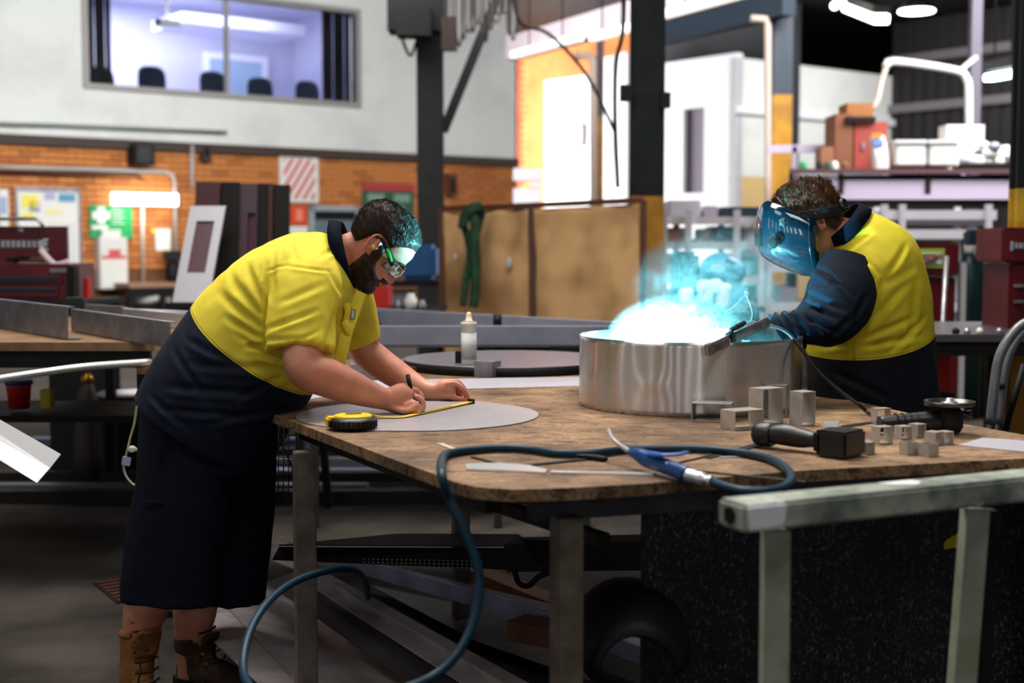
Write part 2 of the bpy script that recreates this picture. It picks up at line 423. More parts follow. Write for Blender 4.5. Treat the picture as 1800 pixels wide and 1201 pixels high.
# corrugated end wall at the right
CR = CO+WA*5.5
cw = MB()
for k in range(70): face(cw, CR, WB, k*.34, k*.34+.2, 0, 6.7, -.05, .1); face(cw, CR, WB, k*.34+.2, k*.34+.34, 0, 6.7, 0, .1)
cwo = struct('wall_right', cw, M('dark_cladding', srgb(40, 37, 39), .6, .3))
for zz in (3.3, 4.55, 5.7): obj('purlin', face(MB(), CR, WB, 0, 23.8, zz, zz+.2, -.2, -.05), M('galvanised_purlin', srgb(120, 114, 118), .5, .4), cwo)
# side walls and rear wall closing the hall outside the view
struct('wall_front', MB().box((0, -10.5, 3.35), (44, .3, 6.7)), m_white)
struct('wall_far', MB().box((0, 44.5, 3.35), (44, .3, 6.7)), m_dark)
for i, x in enumerate((-9.2, -6.2, -3.6, -1.3, .9)):  # unseen windows with strip lamps, added for streaks in the drum and some fill
    f_ = MB(); f_.box((x, -10.3, 5.15), (.56, .08, .08)); f_.box((x, -10.3, .35), (.56, .08, .08)); f_.box((x-.25, -10.3, 2.75), (.08, .08, 4.8)); f_.box((x+.25, -10.3, 2.75), (.08, .08, 4.8))
    wo = struct(f'window_{i+3}', f_, m_dark)
    area('window_daylight', (x, -10.25, 2.75), (x, 0, 1.2), .4, 4.6, 50, (.95, .97, 1))

for sd, xw in ((-1, -12), (1, 12)):
    struct('wall_side_'+('left' if sd < 0 else 'right'), MB().box((xw+sd*.2, -1, 3.35), (.3, 19, 6.7)), m_white)
    for i, y in enumerate((-6.5, -2.2, 1.6, 5.6) if sd < 0 else ()):  # more unseen windows, added so the drum's left side reflects bright streaks
        f_ = MB(); f_.box((xw, y, 5.15), (.08, .5, .08)).box((xw, y, .35), (.08, .5, .08)).box((xw, y-.22, 2.75), (.08, .08, 4.8)).box((xw, y+.22, 2.75), (.08, .08, 4.8))
        struct(f'window_{i+9}', f_, m_dark)
        area('window_daylight', (xw-sd*.05, y, 2.75), (0, y, 1.2), .34, 4.6, 30, (.97, .98, 1) if (i+sd) % 2 else (1, .93, .85))

# ---------------- columns
def column(name, px0, px1, Y, label, yel_y=None, dark=m_dark, top=6.7, bracket=None):
    a = P(px0, 430, Y); b = P(px1, 430, Y); cx = (a.x+b.x)/2; wd = b.x-a.x
    t = thing(name, label, 'column', (cx, Y, 0))
    def sect(z0, z1, m, nm_):
        s = MB(); s.box((cx, Y-wd*.42, (z0+z1)/2), (wd, .03, z1-z0)); s.box((cx, Y+wd*.42, (z0+z1)/2), (wd, .03, z1-z0)); s.box((cx-wd*.06, Y, (z0+z1)/2), (.05, wd*.82, z1-z0)); return obj(nm_, s, m, t)
    if yel_y is not None:
        zs = P(px0, yel_y, Y).z; sect(.02, zs, m_yellowp, 'yellow_base'); sect(zs, top, dark, 'shaft')
    else: sect(.02, top, dark, 'shaft')
    obj('base_plate', MB().box((cx, Y, .012), (wd*1.5, wd*1.5, .02)), dark, t)
    if bracket:
        for y0, y1, x0, x1 in bracket:
            p = P(x0, y1, Y-.2); q = P(x1, y0, Y-.2); obj('bracket', MB().box((p+q)/2, (q.x-p.x, .12, q.z-p.z)), dark, t)
    return t
c1 = column('steel_column', 735, 780, 15, 'dark steel I beam column with diagonal brace against the white wall')
obj('brace', MB().beam(P(779, 232, 15), P(880, -20, 15), .1, .09, (0, 1, 0)), m_dark, c1)
c2 = column('steel_column', 1107, 1164, 11.8, 'wide dark column with cross bracket, yellow near its foot', 346, bracket=((150, 178, 1090, 1110), (163, 190, 1160, 1178)))
c3 = column('steel_column', 1352, 1386, 17, 'slate column with yellow lower half in front of the pale office', 168, M('slate_paint', srgb(48, 60, 72), .5))
obj('downpipe', MB().tube([P(1320, 32, 16.7), P(1347, 34, 16.7), P(1350, 45, 16.7), P(1350, 300, 16.7), P(1350, 420, 16.7)], .042, 10), M('beige_pipe', srgb(206, 184, 170), .5), c3)
c4 = column('steel_column', 1047, 1060, 24, 'thin distant column with orange base behind the wide column', 205, M('plum_paint', srgb(66, 52, 62), .5))
obj('downpipe', MB().tube([P(1010, 98, 23.7), P(1038, 98, 23.7), P(1043, 105, 23.7), P(1044, 420, 23.7)], .07, 10), M('beige_pipe', srgb(206, 184, 170)), c4)
c5 = column('steel_column', 1778, 1815, 7.2, 'black column with yellow band at the right edge', 332, m_black)

# cable trunking and bundles at the top of first column
g = thing('switch_box', 'black switch gear box high on the first column', 'electrical box', P(735, 40, 14.6))
obj('housing', MB().box(P(735, 5, 14.6), (.62, .4, .62)), m_black, g); obj('cover', MB().box(P(728, 40, 14.5), (.36, .3, .3)), m_black, g); obj('terminal_block', MB().box(P(790, 60, 14.4), (.16, .1, .35)), M('dark_red_box', srgb(38, 14, 10), .6), g)
g = thing('cable_bundle', 'loops of thin cable hanging beside the first column', 'cable', P(840, 10, 14.4))
m_cab = M('dull_cable', srgb(56, 42, 42), .6)
for k in range(16):
    x = 783+k*8+random.uniform(-2, 2); L_ = random.uniform(40, 95)-k*1.5; w_ = random.uniform(3, 8)
    obj('cable', MB().tube([P(x-w_, -30, 14.4), P(x-w_*.9, L_*.6, 14.4), P(x, L_, 14.4), P(x+w_*.9, L_*.6, 14.4), P(x+w_, -30, 14.4)], .012, 6, 4), m_cab if k % 3 else m_dark, g)
tag(obj('sagging_cable', MB().tube([P(700, 20, 14.8), P(708, 70, 14.8), P(722, 98, 14.8), P(736, 60, 14.8)], .018, 6, 5), m_dark), 'black cable sagging left of the first column', 'cable')
tag(obj('sagging_cable', MB().tube([P(900, -20, 14), P(915, 40, 14), P(965, 60, 14), P(1030, 130, 14), P(1080, 230, 14)], .02, 6, 5), m_dark), 'black cable sagging across the orange wall', 'cable')
tag(obj('hanging_cable', MB().tube([P(1098, -20, 11.4), P(1094, 60, 11.4), P(1083, 110, 11.4), P(1081, 200, 11.4), P(1086, 330, 11.4)], .02, 6, 5), m_dark), 'black cable hanging down beside the wide column', 'cable')
# lavender roof beams with tubes
DL = Vector((.45, -.89, 0))
def rb(px0, py0, Y0, px1, hgt, name, label, m, cat='beam', th=.2):
    a = P(px0, py0, Y0); u = (px1-900)/F; t = (u*a.y-a.x)/(DL.x-u*DL.y); b = a+DL*t
    return tag(obj(name, MB().beam(a, b, th, hgt), m), label, cat)
rb(900, 86, 20, 1112, .32, 'roof_beam', 'pale lavender roof beam above the orange wall', M('lavender_beam', srgb(206, 190, 200), .6))
rb(1160, 10, 16, 1390, .28, 'roof_beam', 'pale roof beam running right from the wide column', M('lavender_beam', srgb(206, 190, 200), .6))
for px0, py0, Y0, px1, lab in ((903, 97, 19.4, 1018, 'warm tube light under the left roof beam'), (1042, 66, 16.6, 1108, 'tube light beside the wide column top'), (1165, 26, 15.4, 1330, 'long tube light under the right roof beam')):
    tl_ = rb(px0, py0, Y0, px1, .09, 'tube_light', lab, M('dim_tube', (1, 1, 1), .4, emit=(1, .86, .8), es=1.1), 'lamp', .1)
    for fr_ in (.25, .75):
        aa = P(px0, py0, Y0); uu = (px1-900)/F; bbq = aa+DL*((uu*aa.y-aa.x)/(DL.x-uu*DL.y)); qq = aa.lerp(bbq, fr_); oo = obj('hanger', MB().tube([qq+UP*.03, qq+UP*(6.7-aa.z)], .01, 6), m_dark, tl_)
rb(1165, 60, 19, 1380, .3, 'roof_purlin', 'dark teal purlin under the roof beyond the wide column', M('teal_purlin', srgb(34, 50, 64), .6))
# ceiling lamps
def lamp_tube(a, b, label, m, r=.09):
    t = thing('batten_light', label, 'lamp', (a+b)/2)
    obj('tube', MB().beam(a, b, r*2, r*1.2, bev=.01), m, t); obj('housing', MB().beam(a+UP*.14, b+UP*.14, r*2.2, .12), m_dark, t)
    for q in (a.lerp(b, .2), a.lerp(b, .8)): obj('hanger', MB().tube([q+UP*.1, Vector((q.x, q.y, 6.7))], .012, 6), m_dark, t)
lamp_tube(P(1492, 12, 22), P(1550, 34, 20), 'slanted tube light under the dark roof', M('warm_lamp', (1, 1, 1), .4, emit=(1, .95, .8), es=7), .11)
lamp_tube(P(1738, 137, 18), P(1788, 128, 17), 'cold tube light at the right edge', m_tubeb, .07)
t = thing('high_bay_light', 'round high bay lamp shining under the dark roof', 'lamp', P(1611, 22, 23))
c = P(1611, 22, 23)
obj('diffuser', MB().lathe([(.28, 0), (.3, .02), (.28, .04)], c, (0, 0, 1), 28), m_tubeb, t); obj('shade', MB().lathe([(.3, .04), (.2, .16), (.09, .3), (.09, .45)], c, (0, 0, 1), 28), m_dark, t)
obj('hanger', MB().tube([c+UP*.4, Vector((c.x, c.y, 6.7))], .02, 6), m_dark, t)
for i, (px, py) in enumerate(((1467, 10), (1480, 6))):
    tag(obj('spot_lamp', MB().ball(P(px, py, 21), .06), M('warm_lamp', (1, 1, 1))), ['left', 'right'][i]+' small round lamp beside the slanted tube light', 'lamp')

# ---------------- things on the brick wall
def wall_plate(name, px0, py0, px1, py1, label, cat, m, n=-.04, th=.04, parts=None):
    s0, s1 = wl(px0), wl(px1); zt_ = wlz((px0+px1)/2, py0); zb_ = wlz((px0+px1)/2, py1)
    t = thing(name, label, cat, WLp((s0+s1)/2, zb_, n))
    obj('panel', wbox(MB(), s0, s1, zb_, zt_, n-th, n), m, t)
    return t, s0, s1, zb_, zt_, n-th
def mark(t, nm_, s0, s1, zb, zt, n, u0, v0, u1, v1, m, label=None):
    return obj(nm_, wbox(MB(), s0+(s1-s0)*u0, s0+(s1-s0)*u1, zb+(zt-zb)*v0, zb+(zt-zb)*v1, n-.012, n), m, t, label)
m_signr = M('faded_red', srgb(206, 90, 90), .6)
t, a, b, z0, z1, n = wall_plate('safety_poster', 0, 333, 16, 420, 'white poster at the left edge of the brick wall', 'poster', m_paper); mark(t, 'printed_block', a, b, z0, z1, n, .1, .5, .8, .85, M('soft_blue', srgb(150, 170, 210)))
t, a, b, z0, z1, n = wall_plate('notice_board', 29, 333, 141, 485, 'white notice board with printed sheets beside the first aid sign', 'notice board', m_paper)
mark(t, 'frame_rail', a, b, z0, z1, n, 0, .97, 1, 1.02, m_alud); mark(t, 'frame_rail', a, b, z0, z1, n, .97, 0, 1.01, 1, m_alud); mark(t, 'frame_rail', a, b, z0, z1, n, -.01, 0, .03, 1, m_alud)
for u0, v0, u1, v1, c in ((.09, .78, .34, .93, (236, 220, 90)), (.2, .74, .36, .86, (130, 140, 190)), (.44, .88, .6, .96, (170, 170, 210)), (.66, .86, .92, .95, (90, 150, 190)), (.46, .72, .7, .77, (236, 220, 150)), (.09, .68, .28, .73, (240, 226, 80)), (.06, .1, .45, .55, (232, 232, 230)), (.5, .1, .92, .62, (214, 214, 214))):
    mark(t, 'printed_sheet', a, b, z0, z1, n, u0, v0, u1, v1, M('sheet_%d_%d_%d' % c, srgb(*c), .7))
t, a, b, z0, z1, n = wall_plate('first_aid_sign', 158, 361, 232, 419, 'green first aid sign with white cross', 'sign', m_green)
cr = MB(); wbox(cr, a+(b-a)*.05, a+(b-a)*.45, z0+(z1-z0)*.58, z0+(z1-z0)*.80, n-.012, n); wbox(cr, a+(b-a)*.17, a+(b-a)*.34, z0+(z1-z0)*.44, z0+(z1-z0)*.95, n-.0125, n); obj('white_cross', cr, m_paper, t)
for k in range(6): mark(t, 'text_line', a, b, z0, z1, n, .5, .89-k*.09, .72+.08*(k % 2), .91-k*.09, m_paper)
mark(t, 'text_line', a, b, z0, z1, n, .03, .27, .4, .38, m_paper)
t, a, b, z0, z1, n = wall_plate('first_aid_cabinet', 167, 417, 215, 507, 'white wall cabinet with a red band under the first aid sign', 'cabinet', m_plwhite, -.03, .22)
mark(t, 'red_lettering', a, b, z0, z1, n, .05, .58, .95, .64, m_signr); mark(t, 'red_emblem', a, b, z0, z1, n, .32, .64, .75, .76, m_signr)
mark(t, 'door', a, b, z0, z1, n, .03, .02, .97, .55, m_paper); t2 = MB(); wbox(t2, a+.05, b-.1, z1, z1+.12, n+.02, n+.12); obj('folded_papers', t2, m_paper, t)
t, a, b, z0, z1, n = wall_plate('fluorescent_light', 193, 341, 304, 361, 'glowing fluorescent tube on the brick wall above the first aid sign', 'lamp', m_tube, -.16, .1)
wbox_h = MB(); wbox(wbox_h, a+.1, b-.1, z0+.04, z1-.04, -.15, -.03); obj('housing', wbox_h, m_plwhite, t)
area('tube_glow', WLp((a+b)/2, (z0+z1)/2, -.35), WLp((a+b)/2, (z0+z1)/2-.3, 0), 1.0, .12, 11, (1, .92, .78))
t, a, b, z0, z1, n = wall_plate('pinned_paper', 272, 402, 298, 441, 'white paper pinned to the brick wall under the tube light', 'paper', m_paper); mark(t, 'sticky_note', a, b, z0, z1, n, -.25, .8, .05, 1, M('sheet_y', srgb(240, 214, 80)))
t, a, b, z0, z1, n = wall_plate('striped_sign', 491, 260, 558, 356, 'white hazard sign with diagonal red stripes high on the brick wall', 'sign', m_paper)
for k in range(8):
    s = MB(); w_ = b-a; h = z1-z0; u0 = -.55+k*.22
    pts = []
    for (u, v) in ((u0, .06), (u0+.09, .06), (u0+.09+.62, .8), (u0+.62, .8)): pts.append((u, v))
    # clip the slanted stripe to the field
    poly = []
    for u, v in pts:
        poly.append((u, v))
    def clip(poly, lim, sgn):
        o_ = []
        for i in range(len(poly)):
            p, q = poly[i], poly[(i+1) % len(poly)]; ip = (p[0]-lim)*sgn >= 0; iq = (q[0]-lim)*sgn >= 0
            if ip: o_.append(p)
            if ip != iq:
                tt = (lim-p[0])/(q[0]-p[0]); o_.append((lim, p[1]+(q[1]-p[1])*tt))
        return o_
    poly = clip(clip(poly, .1, 1), .9, -1)
    if len(poly) > 2:
        s.prism([WLp(a+w_*u, z0+h*v, n-.012) for u, v in poly], WN*.011); obj('red_stripe', s, m_signr, t)
mark(t, 'red_lettering', a, b, z0, z1, n, .25, .86, .75, .92, m_signr)
t, a, b, z0, z1, n = wall_plate('fire_sign', 510, 362, 537, 395, 'small red fire extinguisher sign on the brick wall', 'sign', M('orange_red', srgb(216, 72, 36))); mark(t, 'emblem', a, b, z0, z1, n, .3, .2, .7, .8, M('pale_red', srgb(236, 140, 110)))
t, a, b, z0, z1, n = wall_plate('small_notice', 507, 398, 538, 412, 'small white notice under the fire sign', 'sign', m_paper)
t, a, b, z0, z1, n = wall_plate('green_notice_board', 636, 336, 724, 400, 'green notice board with a red banner behind the bending man', 'notice board', M('board_green', srgb(40, 84, 64)))
s = MB(); wbox(s, a, b, z1, z1+.14, n-.02, n+.02); obj('red_banner', s, M('banner_red', srgb(170, 52, 56)), t)
for u0, v0, u1, v1 in ((.08, .7, .4, .92), (.6, .7, .92, .92), (.1, .35, .3, .6), (.36, .3, .5, .62), (.62, .35, .8, .6)): mark(t, 'pinned_sheet', a, b, z0, z1, n, u0, v0, u1, v1, M('sheet_g', srgb(120, 150, 128)))
# grey door
a, b = wl(542), wl(632); zt2 = wlz(587, 362)
s = MB(); wbox(s, a, a+.1, 0, zt2, -.08, .02); wbox(s, b-.1, b, 0, zt2, -.08, .02); wbox(s, a, b, zt2-.1, zt2, -.08, .02)
d3 = struct('door_3', s, M('pale_grey_frame', srgb(150, 160, 164), .6)); obj('door_leaf', wbox(MB(), a+.1, b-.1, 0, zt2-.26, -.05, 0), M('slate_door', srgb(96, 112, 122), .6), d3); obj('transom', wbox(MB(), a+.1, b-.1, zt2-.26, zt2-.1, -.04, 0), m_black, d3)
obj('door_sticker', wbox(MB(), (a+b)/2-.06, (a+b)/2+.14, zt2-.75, zt2-.48, -.07, -.05), M('pink_paper', srgb(216, 180, 176)), d3)
# conduits
m_pipe = M('grey_conduit', srgb(176, 172, 168), .5)
def conduit(pix, r, label, m=m_pipe, n=-.1):
    tag(obj('conduit_pipe', MB().tube([WLp(wl(x), wlz(x, y), n) for x, y in pix], r, 8), m), label, 'pipe')
conduit([(0, 295), (60, 296), (150, 298), (290, 302), (303, 308), (306, 320), (306, 480)], .035, 'grey conduit bending down right of the glowing tube')
conduit([(337, 256), (337, 330)], .035, 'pale vertical conduit near the top of the brick wall')
conduit([(0, 302), (240, 308), (252, 316)], .025, 'thin dark pipe just under the grey conduit', m_rust)
conduit([(249, 362), (248, 505)], .03, 'pale vertical conduit behind the glowing tube')
conduit([(155, 248), (337, 256)], .02, 'thin pale conduit under the ledge')
conduit([(0, 218), (100, 220), (398, 233)], .03, 'grey rail fixed along the foot of the white wall', M('rail_grey', srgb(150, 156, 154)))
t, a, b, z0, z1, n = wall_plate('wall_speaker', 227, 255, 262, 292, 'black wall speaker under the ledge', 'speaker', m_black, -.03, .3); mark(t, 'grille', a, b, z0, z1, n, .15, .1, .85, .9, m_blackp)
t, a, b, z0, z1, n = wall_plate('wall_alarm', 353, 257, 368, 284, 'small dark alarm bell under the ledge', 'alarm', M('dark_brown', srgb(60, 40, 28)), 0, .15); mark(t, 'dome', a, b, z0, z1, n, .2, .3, .8, .9, m_black)
t, a, b, z0, z1, n = wall_plate('wall_horn', 782, 306, 796, 345, 'dark lump of hanging gear right of the first column', 'gear', m_rust, 0, .15); mark(t, 'cover', a, b, z0, z1, n, .2, .1, .8, .8, m_dark)
# wall bench with a dispenser
t = thing('wall_bench', 'long dark bench along the brick wall', 'bench', WLp(wl(260), 0, -.5))
zz = wlz(250, 503)
obj('top', wbox(MB(), wl(190), wl(420), zz, zz+.07, -.9, -.1), M('bench_top', srgb(150, 116, 92), .6), t); obj('apron', wbox(MB(), wl(190), wl(420), zz-.12, zz, -.85, -.8), m_black, t)
for px in (196, 250, 330, 415): obj('leg', wbox(MB(), wl(px)-.05, wl(px)+.05, 0, zz-.02, -.86, -.78), m_black, t)
t = thing('hand_dispenser', 'black pump dispenser standing on the wall bench', 'dispenser', WLp(wl(287), zz+.07, -.4))
q = WLp(wl(287), zz+.07, -.4); obj('body', MB().lathe([(.1, 0), (.12, .1), (.11, .32), (.06, .36)], q, (0, 0, 1), 14), m_black, t); obj('head', MB().box(q+UP*.44, (.26, .24, .18), rot, bev=.03), m_blackp, t)
t = thing('paper_bag', 'white bags under the wall bench', 'bag', WLp(wl(230), 0, -.6))
obj('sack', MB().ball(WLp(wl(228), .58, -.6), (.3, .14, .16)), m_paper, t); obj('sack', MB().ball(WLp(wl(262), .56, -.6), (.14, .12, .14)), m_paper, t); obj('crate', wbox(MB(), wl(210), wl(275), 0, .42, -.75, -.45), m_dark, t)
# ================================================================== middle distance
def pbox(name, px0, py0, px1, py1, Y, dep, m, parent=None, label=None, cat=None, group=None, bev=0, yaw=0):
    """box whose front face covers a pixel rectangle at distance Y"""
    a = P(px0, py1, Y); b = P(px1, py0, Y); c = (a+b)/2; c.y = Y+dep/2
    r_ = Matrix.Rotation(yaw, 3, 'Z')
    o = obj(name, MB().box(c, (abs(b.x-a.x), dep, abs(b.z-a.z)), r_, bev), m, parent, label if parent else None)
    if parent is None: tag(o, label, cat, group)
    return o
def bench(name, label, px0, px1, py, Y0, Y1, mtop, legs=True, th=.035, cat='bench', apron=.07):
    z = P(900, py, Y0).z; x0 = P(px0, py, Y0).x; x1 = P(px1, py, Y0).x
    t = thing(name, label, cat, ((x0+x1)/2, (Y0+Y1)/2, 0))
    obj('top', MB().box(((x0+x1)/2, (Y0+Y1)/2, z-th/2), (x1-x0, Y1-Y0, th)), mtop, t)
    for y in (Y0+.04, Y1-.04): obj('frame_rail', MB().box(((x0+x1)/2, y, z-th-apron/2), (x1-x0-.06, .04, apron)), m_dark, t)
    for x in (x0+.06, x1-.06):
        for y in (Y0+.06, Y1-.06): obj('leg', MB().box((x, y, (z-th)/2), (.05, .05, z-th-.002)), m_dark, t)
    return z
m_chip = M('chipboard_top', srgb(150, 118, 86), .7, var=srgb(112, 84, 58), scale=5)
# left bench with aluminium sections
zb1 = bench('workbench', 'chipboard topped workbench behind the bending man at left', -160, 272, 602, 5.5, 8.1, m_chip)
def plate(name, a, b, h, th, m, label, lip=0, cat='aluminium section', side=1, parent=None):
    a = Vector(a); b = Vector(b); d = (b-a).normalized(); n = Vector((-d.y, d.x, 0))*side
    s = MB(); s.beam(a+UP*h/2, b+UP*h/2, th, h)
    if lip: s.beam(a+n*lip/2+UP*th/2, b+n*lip/2+UP*th/2, lip, th); s.beam(a+n*lip/4+UP*(h-th/2), b+n*lip/4+UP*(h-th/2), lip/2, th)
    o = obj(name, s, m, parent)
    if parent is None: tag(o, label, cat)
    return o
e = .004
plate('aluminium_channel', T(-60, 567, zb1+e), T(120, 597, zb1+e), .135, .004, m_alud, 'tall dull aluminium channel at the left end of the back workbench', .06)
plate('aluminium_channel', T(126, 582, zb1+e), T(300, 613, zb1+e), .10, .004, m_alud, 'long light aluminium channel running behind the bending man on the workbench', .05)
plate('aluminium_channel', T(150, 566, zb1+e), T(215, 572, zb1+e), .09, .004, m_alud, 'short aluminium channel standing behind the long channel', .05)
plate('aluminium_channel', T(212, 566, zb1+e), T(320, 578, zb1+e), .07, .004, m_alub, 'bright white aluminium section close to the man back', .05)
tag(obj('aluminium_bundle', MB().beam(T(240, 561, zb1+e)+UP*.026, T(345, 566, zb1+e)+UP*.026, .1, .05), m_alu), 'stack of flat aluminium strips behind the bright section', 'aluminium strips')
tag(obj('clamp_block', MB().box(T(133, 555, zb1+e)+UP*.05, (.12, .1, .1), bev=.01), m_blackp), 'small black clamp behind the tall channel on the workbench', 'clamp')
tag(obj('curved_strip', MB().loft([(P(-60, 676, 4.75), .014, .03), (P(60, 657, 4.85), .014, .03), (P(150, 645, 4.95), .014, .03), (P(262, 637, 5.1), .014, .03)], n=8, sub=6, e=5), m_alub), 'long gently curved aluminium strip in front of the workbench', 'aluminium strip')
# wooden topped stand under the strip, bins on the floor with two small sheets on top
t = thing('strip_stand', 'brown topped stand under the right end of the curved strip', 'stand', (P(285, 0, 5.1).x, 5.15, 0))
sz_ = P(262, 637, 5.1).z-.016; sx_ = P(282, 0, 5.1).x
obj('top', MB().box((sx_, 5.15, sz_-.012), (.2, .2, .024)), m_chip, t); obj('stem', MB().box((sx_+.03, 5.15, sz_/2), (.05, .05, sz_-.03)), m_dark, t); obj('base', MB().box((sx_+.03, 5.15, .012), (.2, .2, .022)), m_dark, t)
zz = P(200, 699, 8.3).z
t = thing('stacked_sheet', 'two small aluminium sheets resting behind the man hip', 'sheet', T(215, 695, zz))
obj('sheet', MB().prism([T(158, 692, zz), T(180, 700, zz), T(262, 699, zz), T(262, 689, zz)], (0, 0, .006)), m_alud, t)
obj('sheet', MB().prism([T(176, 689, zz+.03), T(200, 696, zz+.03), T(262, 695, zz+.03), T(262, 684, zz+.03)], (0, 0, .006)), m_alub, t)
pbox('storage_bin', 88, 602, 150, 832, 8.35, .5, m_black, None, 'tall black storage bin under the workbench', 'bin', bev=.02)
pbox('storage_bin', 152, 702, 250, 838, 8.3, .45, m_black, None, 'lower black bin carrying the two sheets', 'bin', bev=.02)
def lathe_thing(name, prof, base, m, label, cat, group=None, extra=None):
    t = thing(name, label, cat, base, group=group)
    obj('body', MB().lathe(prof, base, n=20), m, t)
    if extra: extra(t, base)
    return t
zf = .0
t = thing('under_shelf', 'low dark shelf under the workbench holding tubs', 'shelf', P(60, 720, 6.2).xy.to_3d())
zs = P(60, 722, 6.2).z
obj('deck', MB().box((P(40, 0, 6.3).x, 6.35, zs-.02), (1.4, .6, .03)), m_dark, t)
for x in (-.6, .6):
    for y in (6.12, 6.58): obj('leg', MB().box((P(40, 0, 6.3).x+x, y, zs/2-.02), (.04, .04, zs-.04)), m_dark, t)
lathe_thing('paint_tub', [(.045, 0), (.055, .1), (.057, .11)], P(34, 718, 6.2), m_bred, 'red tub with blue lid under the workbench', 'tub', extra=lambda t, b: obj('lid', MB().lathe([(.062, .11), (.062, .128), (.05, .13)], b, n=20), m_blue, t))
pbox('small_box', 71, 686, 87, 717, 6.2, .06, M('bright_yellow', srgb(214, 190, 30)), None, 'small yellow box beside the red tub', 'box')
lathe_thing('canister', [(.09, 0), (.085, .2), (.07, .48), (.045, .56), (.03, .6)], Vector((P(148, 0, 8.0).x, 7.9, 0)), M('brown_canister', srgb(46, 38, 36)), 'slim dark upright canister with a gold collar among the bins', 'canister', extra=lambda t, b: obj('collar', MB().lathe([(.034, .6), (.036, .625), (.018, .66)], b, n=14), M('brass', srgb(180, 130, 50), .3, .8), t))
# sheets of folded flashing sticking out at left
fl = MB()
A0 = P(-60, 705, 4.9); 
for (q0, q1, q2, q3) in ((P(-280, 580, 4.9), P(-280, 620, 4.75), P(88, 824, 4.3), P(107, 800, 4.42)), (P(-280, 620, 4.75), P(-280, 640, 4.7), P(65, 850, 4.22), P(88, 824, 4.3))):
    n = (q1-q0).cross(q3-q0).normalized()*.003; fl.prism([q0, q1, q2, q3], n)
tag(obj('folded_flashing', fl, m_alub), 'folded white metal flashing jutting in at the left edge', 'flashing')
tag(obj('trestle', MB().box((-2.35, 4.75, .36), (.3, .5, .7)), m_black), 'black trestle block carrying the folded flashing left of the frame', 'trestle')
# racks of long steel lengths on the floor
m_bar = M('grey_bar', srgb(96, 96, 104), .45, .5)
m_barb = M('blue_grey_bar', srgb(110, 116, 150), .4, .5)
for i, (py, Y, x0, x1, hh, m, lab) in enumerate((
        (888, 7.35, -420, 1010, .07, m_dark, 'front dark steel bar lying on the floor behind the table'),
        (858, 7.6, -420, 640, .05, m_bar, 'pale grey bar lying just behind the front dark bar'),
        (838, 7.9, -400, 900, .06, m_dark, 'second dark bar of the floor rack'),
        (835, 8.2, 330, 700, .045, m_barb, 'blue grey bar with a slanted end below the tape measure'),
        (812, 8.6, 330, 660, .05, m_bar, 'grey bar behind the slanted blue grey bar'),
        (797, 9.0, -300, 640, .05, m_dark, 'rear dark bar of the floor rack'),
        (780, 9.5, -300, 620, .05, m_barb, 'rearmost blue grey bar of the floor rack'))):
    zc = P(900, py, Y).z
    b_ = MB().box(((P(x0, 0, Y).x+P(x1, 0, Y).x)/2, Y, max(zc, hh/2+.001)), (P(x1, 0, Y).x-P(x0, 0, Y).x, .1, hh)); tag(obj('steel_bar', b_, m), lab, 'steel bar')
for x in (-3.4, -1.6, .1): tag(obj('floor_bearer', MB().box((x, 8.5, .0315), (.08, 2.0, .06)), m_dark), {-3.4: 'left', -1.6: 'middle', .1: 'right'}[x]+' dark bearer under the steel bars on the floor', 'bearer')
# floor drain
t = thing('floor_drain', 'rectangular slotted iron grate set in the floor behind the man boots', 'drain', T(200, 1040, 0))
dp = [T(163, 1026, .002), T(222, 1017, .002), T(262, 1052, .002), T(206, 1062, .002)]
obj('frame', MB().prism(dp, (0, 0, .003)), m_dark, t)
for k in range(7):
    u = (k+.5)/7; a = dp[0].lerp(dp[3], u); b = dp[1].lerp(dp[2], u); obj('bar', MB().beam(a.lerp(b, .06)+UP*.006, a.lerp(b, .94)+UP*.006, .016, .006), m_rust, t)

# ---------------- red tool chest on its bench
bench('tool_bench', 'dark bench under the open red tool chest', -120, 150, 531, 8.7, 9.6, m_dark)
t = thing('tool_chest', 'open maroon tool chest with chrome lettering at the left edge', 'tool chest', P(60, 530, 9))
pbox('body', -60, 464, 124, 529, 8.9, .5, m_red, t, bev=.01)
pbox('lid', -60, 398, 117, 462, 9.35, .04, m_red, t)
for y0, y1, x1 in ((483, 498, 108), (503, 522, 102)):
    d = pbox('drawer', -55, y0, x1, y1, 8.88, .02, m_red, t, bev=.004)
    pbox('recess', -50, y0+3, x1-4, y0+8, 8.868, .012, M('blue_black', srgb(28, 40, 58), .3), d)
pbox('side_cap', 118, 468, 130, 524, 8.86, .1, m_black, t)
for k in range(9): pbox('chrome_letter', 2+k*9.2, 423, 8+k*9.2, 435, 9.34, .012, m_alu, t)
for y0, y1, x0, x1 in ((420, 423, 71, 85), (428, 430, 71, 84), (437, 440, 71, 85), (420, 440, 71, 75)): pbox('chrome_letter', x0, y0, x1, y1, 9.335, .012, m_alub, t)
pbox('badge', 88, 472, 120, 479, 8.89, .01, m_alud, t)
pbox('chrome_badge', 32, 402, 41, 407, 9.34, .01, m_alu, t)
obj('handle', MB().tube([P(-40, 385, 9.3), P(62, 385, 9.3), P(70, 390, 9.3), P(76, 398, 9.3)], .012, 8), m_alu, t)
obj('hose_piece', MB().tube([P(72, 440, 9.1), P(84, 455, 9.05), P(98, 466, 9.0), P(114, 463, 9.0), P(122, 460, 9.0)], .022, 8, 4), M('pale_pink_hose', srgb(216, 196, 204)), t)
for k, (x, y) in enumerate(((10, 459), (30, 455), (52, 458), (66, 457))): pbox('tool', x, y-6, x+14, y+3, 9.05, .12, [m_black, m_dark, m_rust, m_timber][k], t, bev=.005)
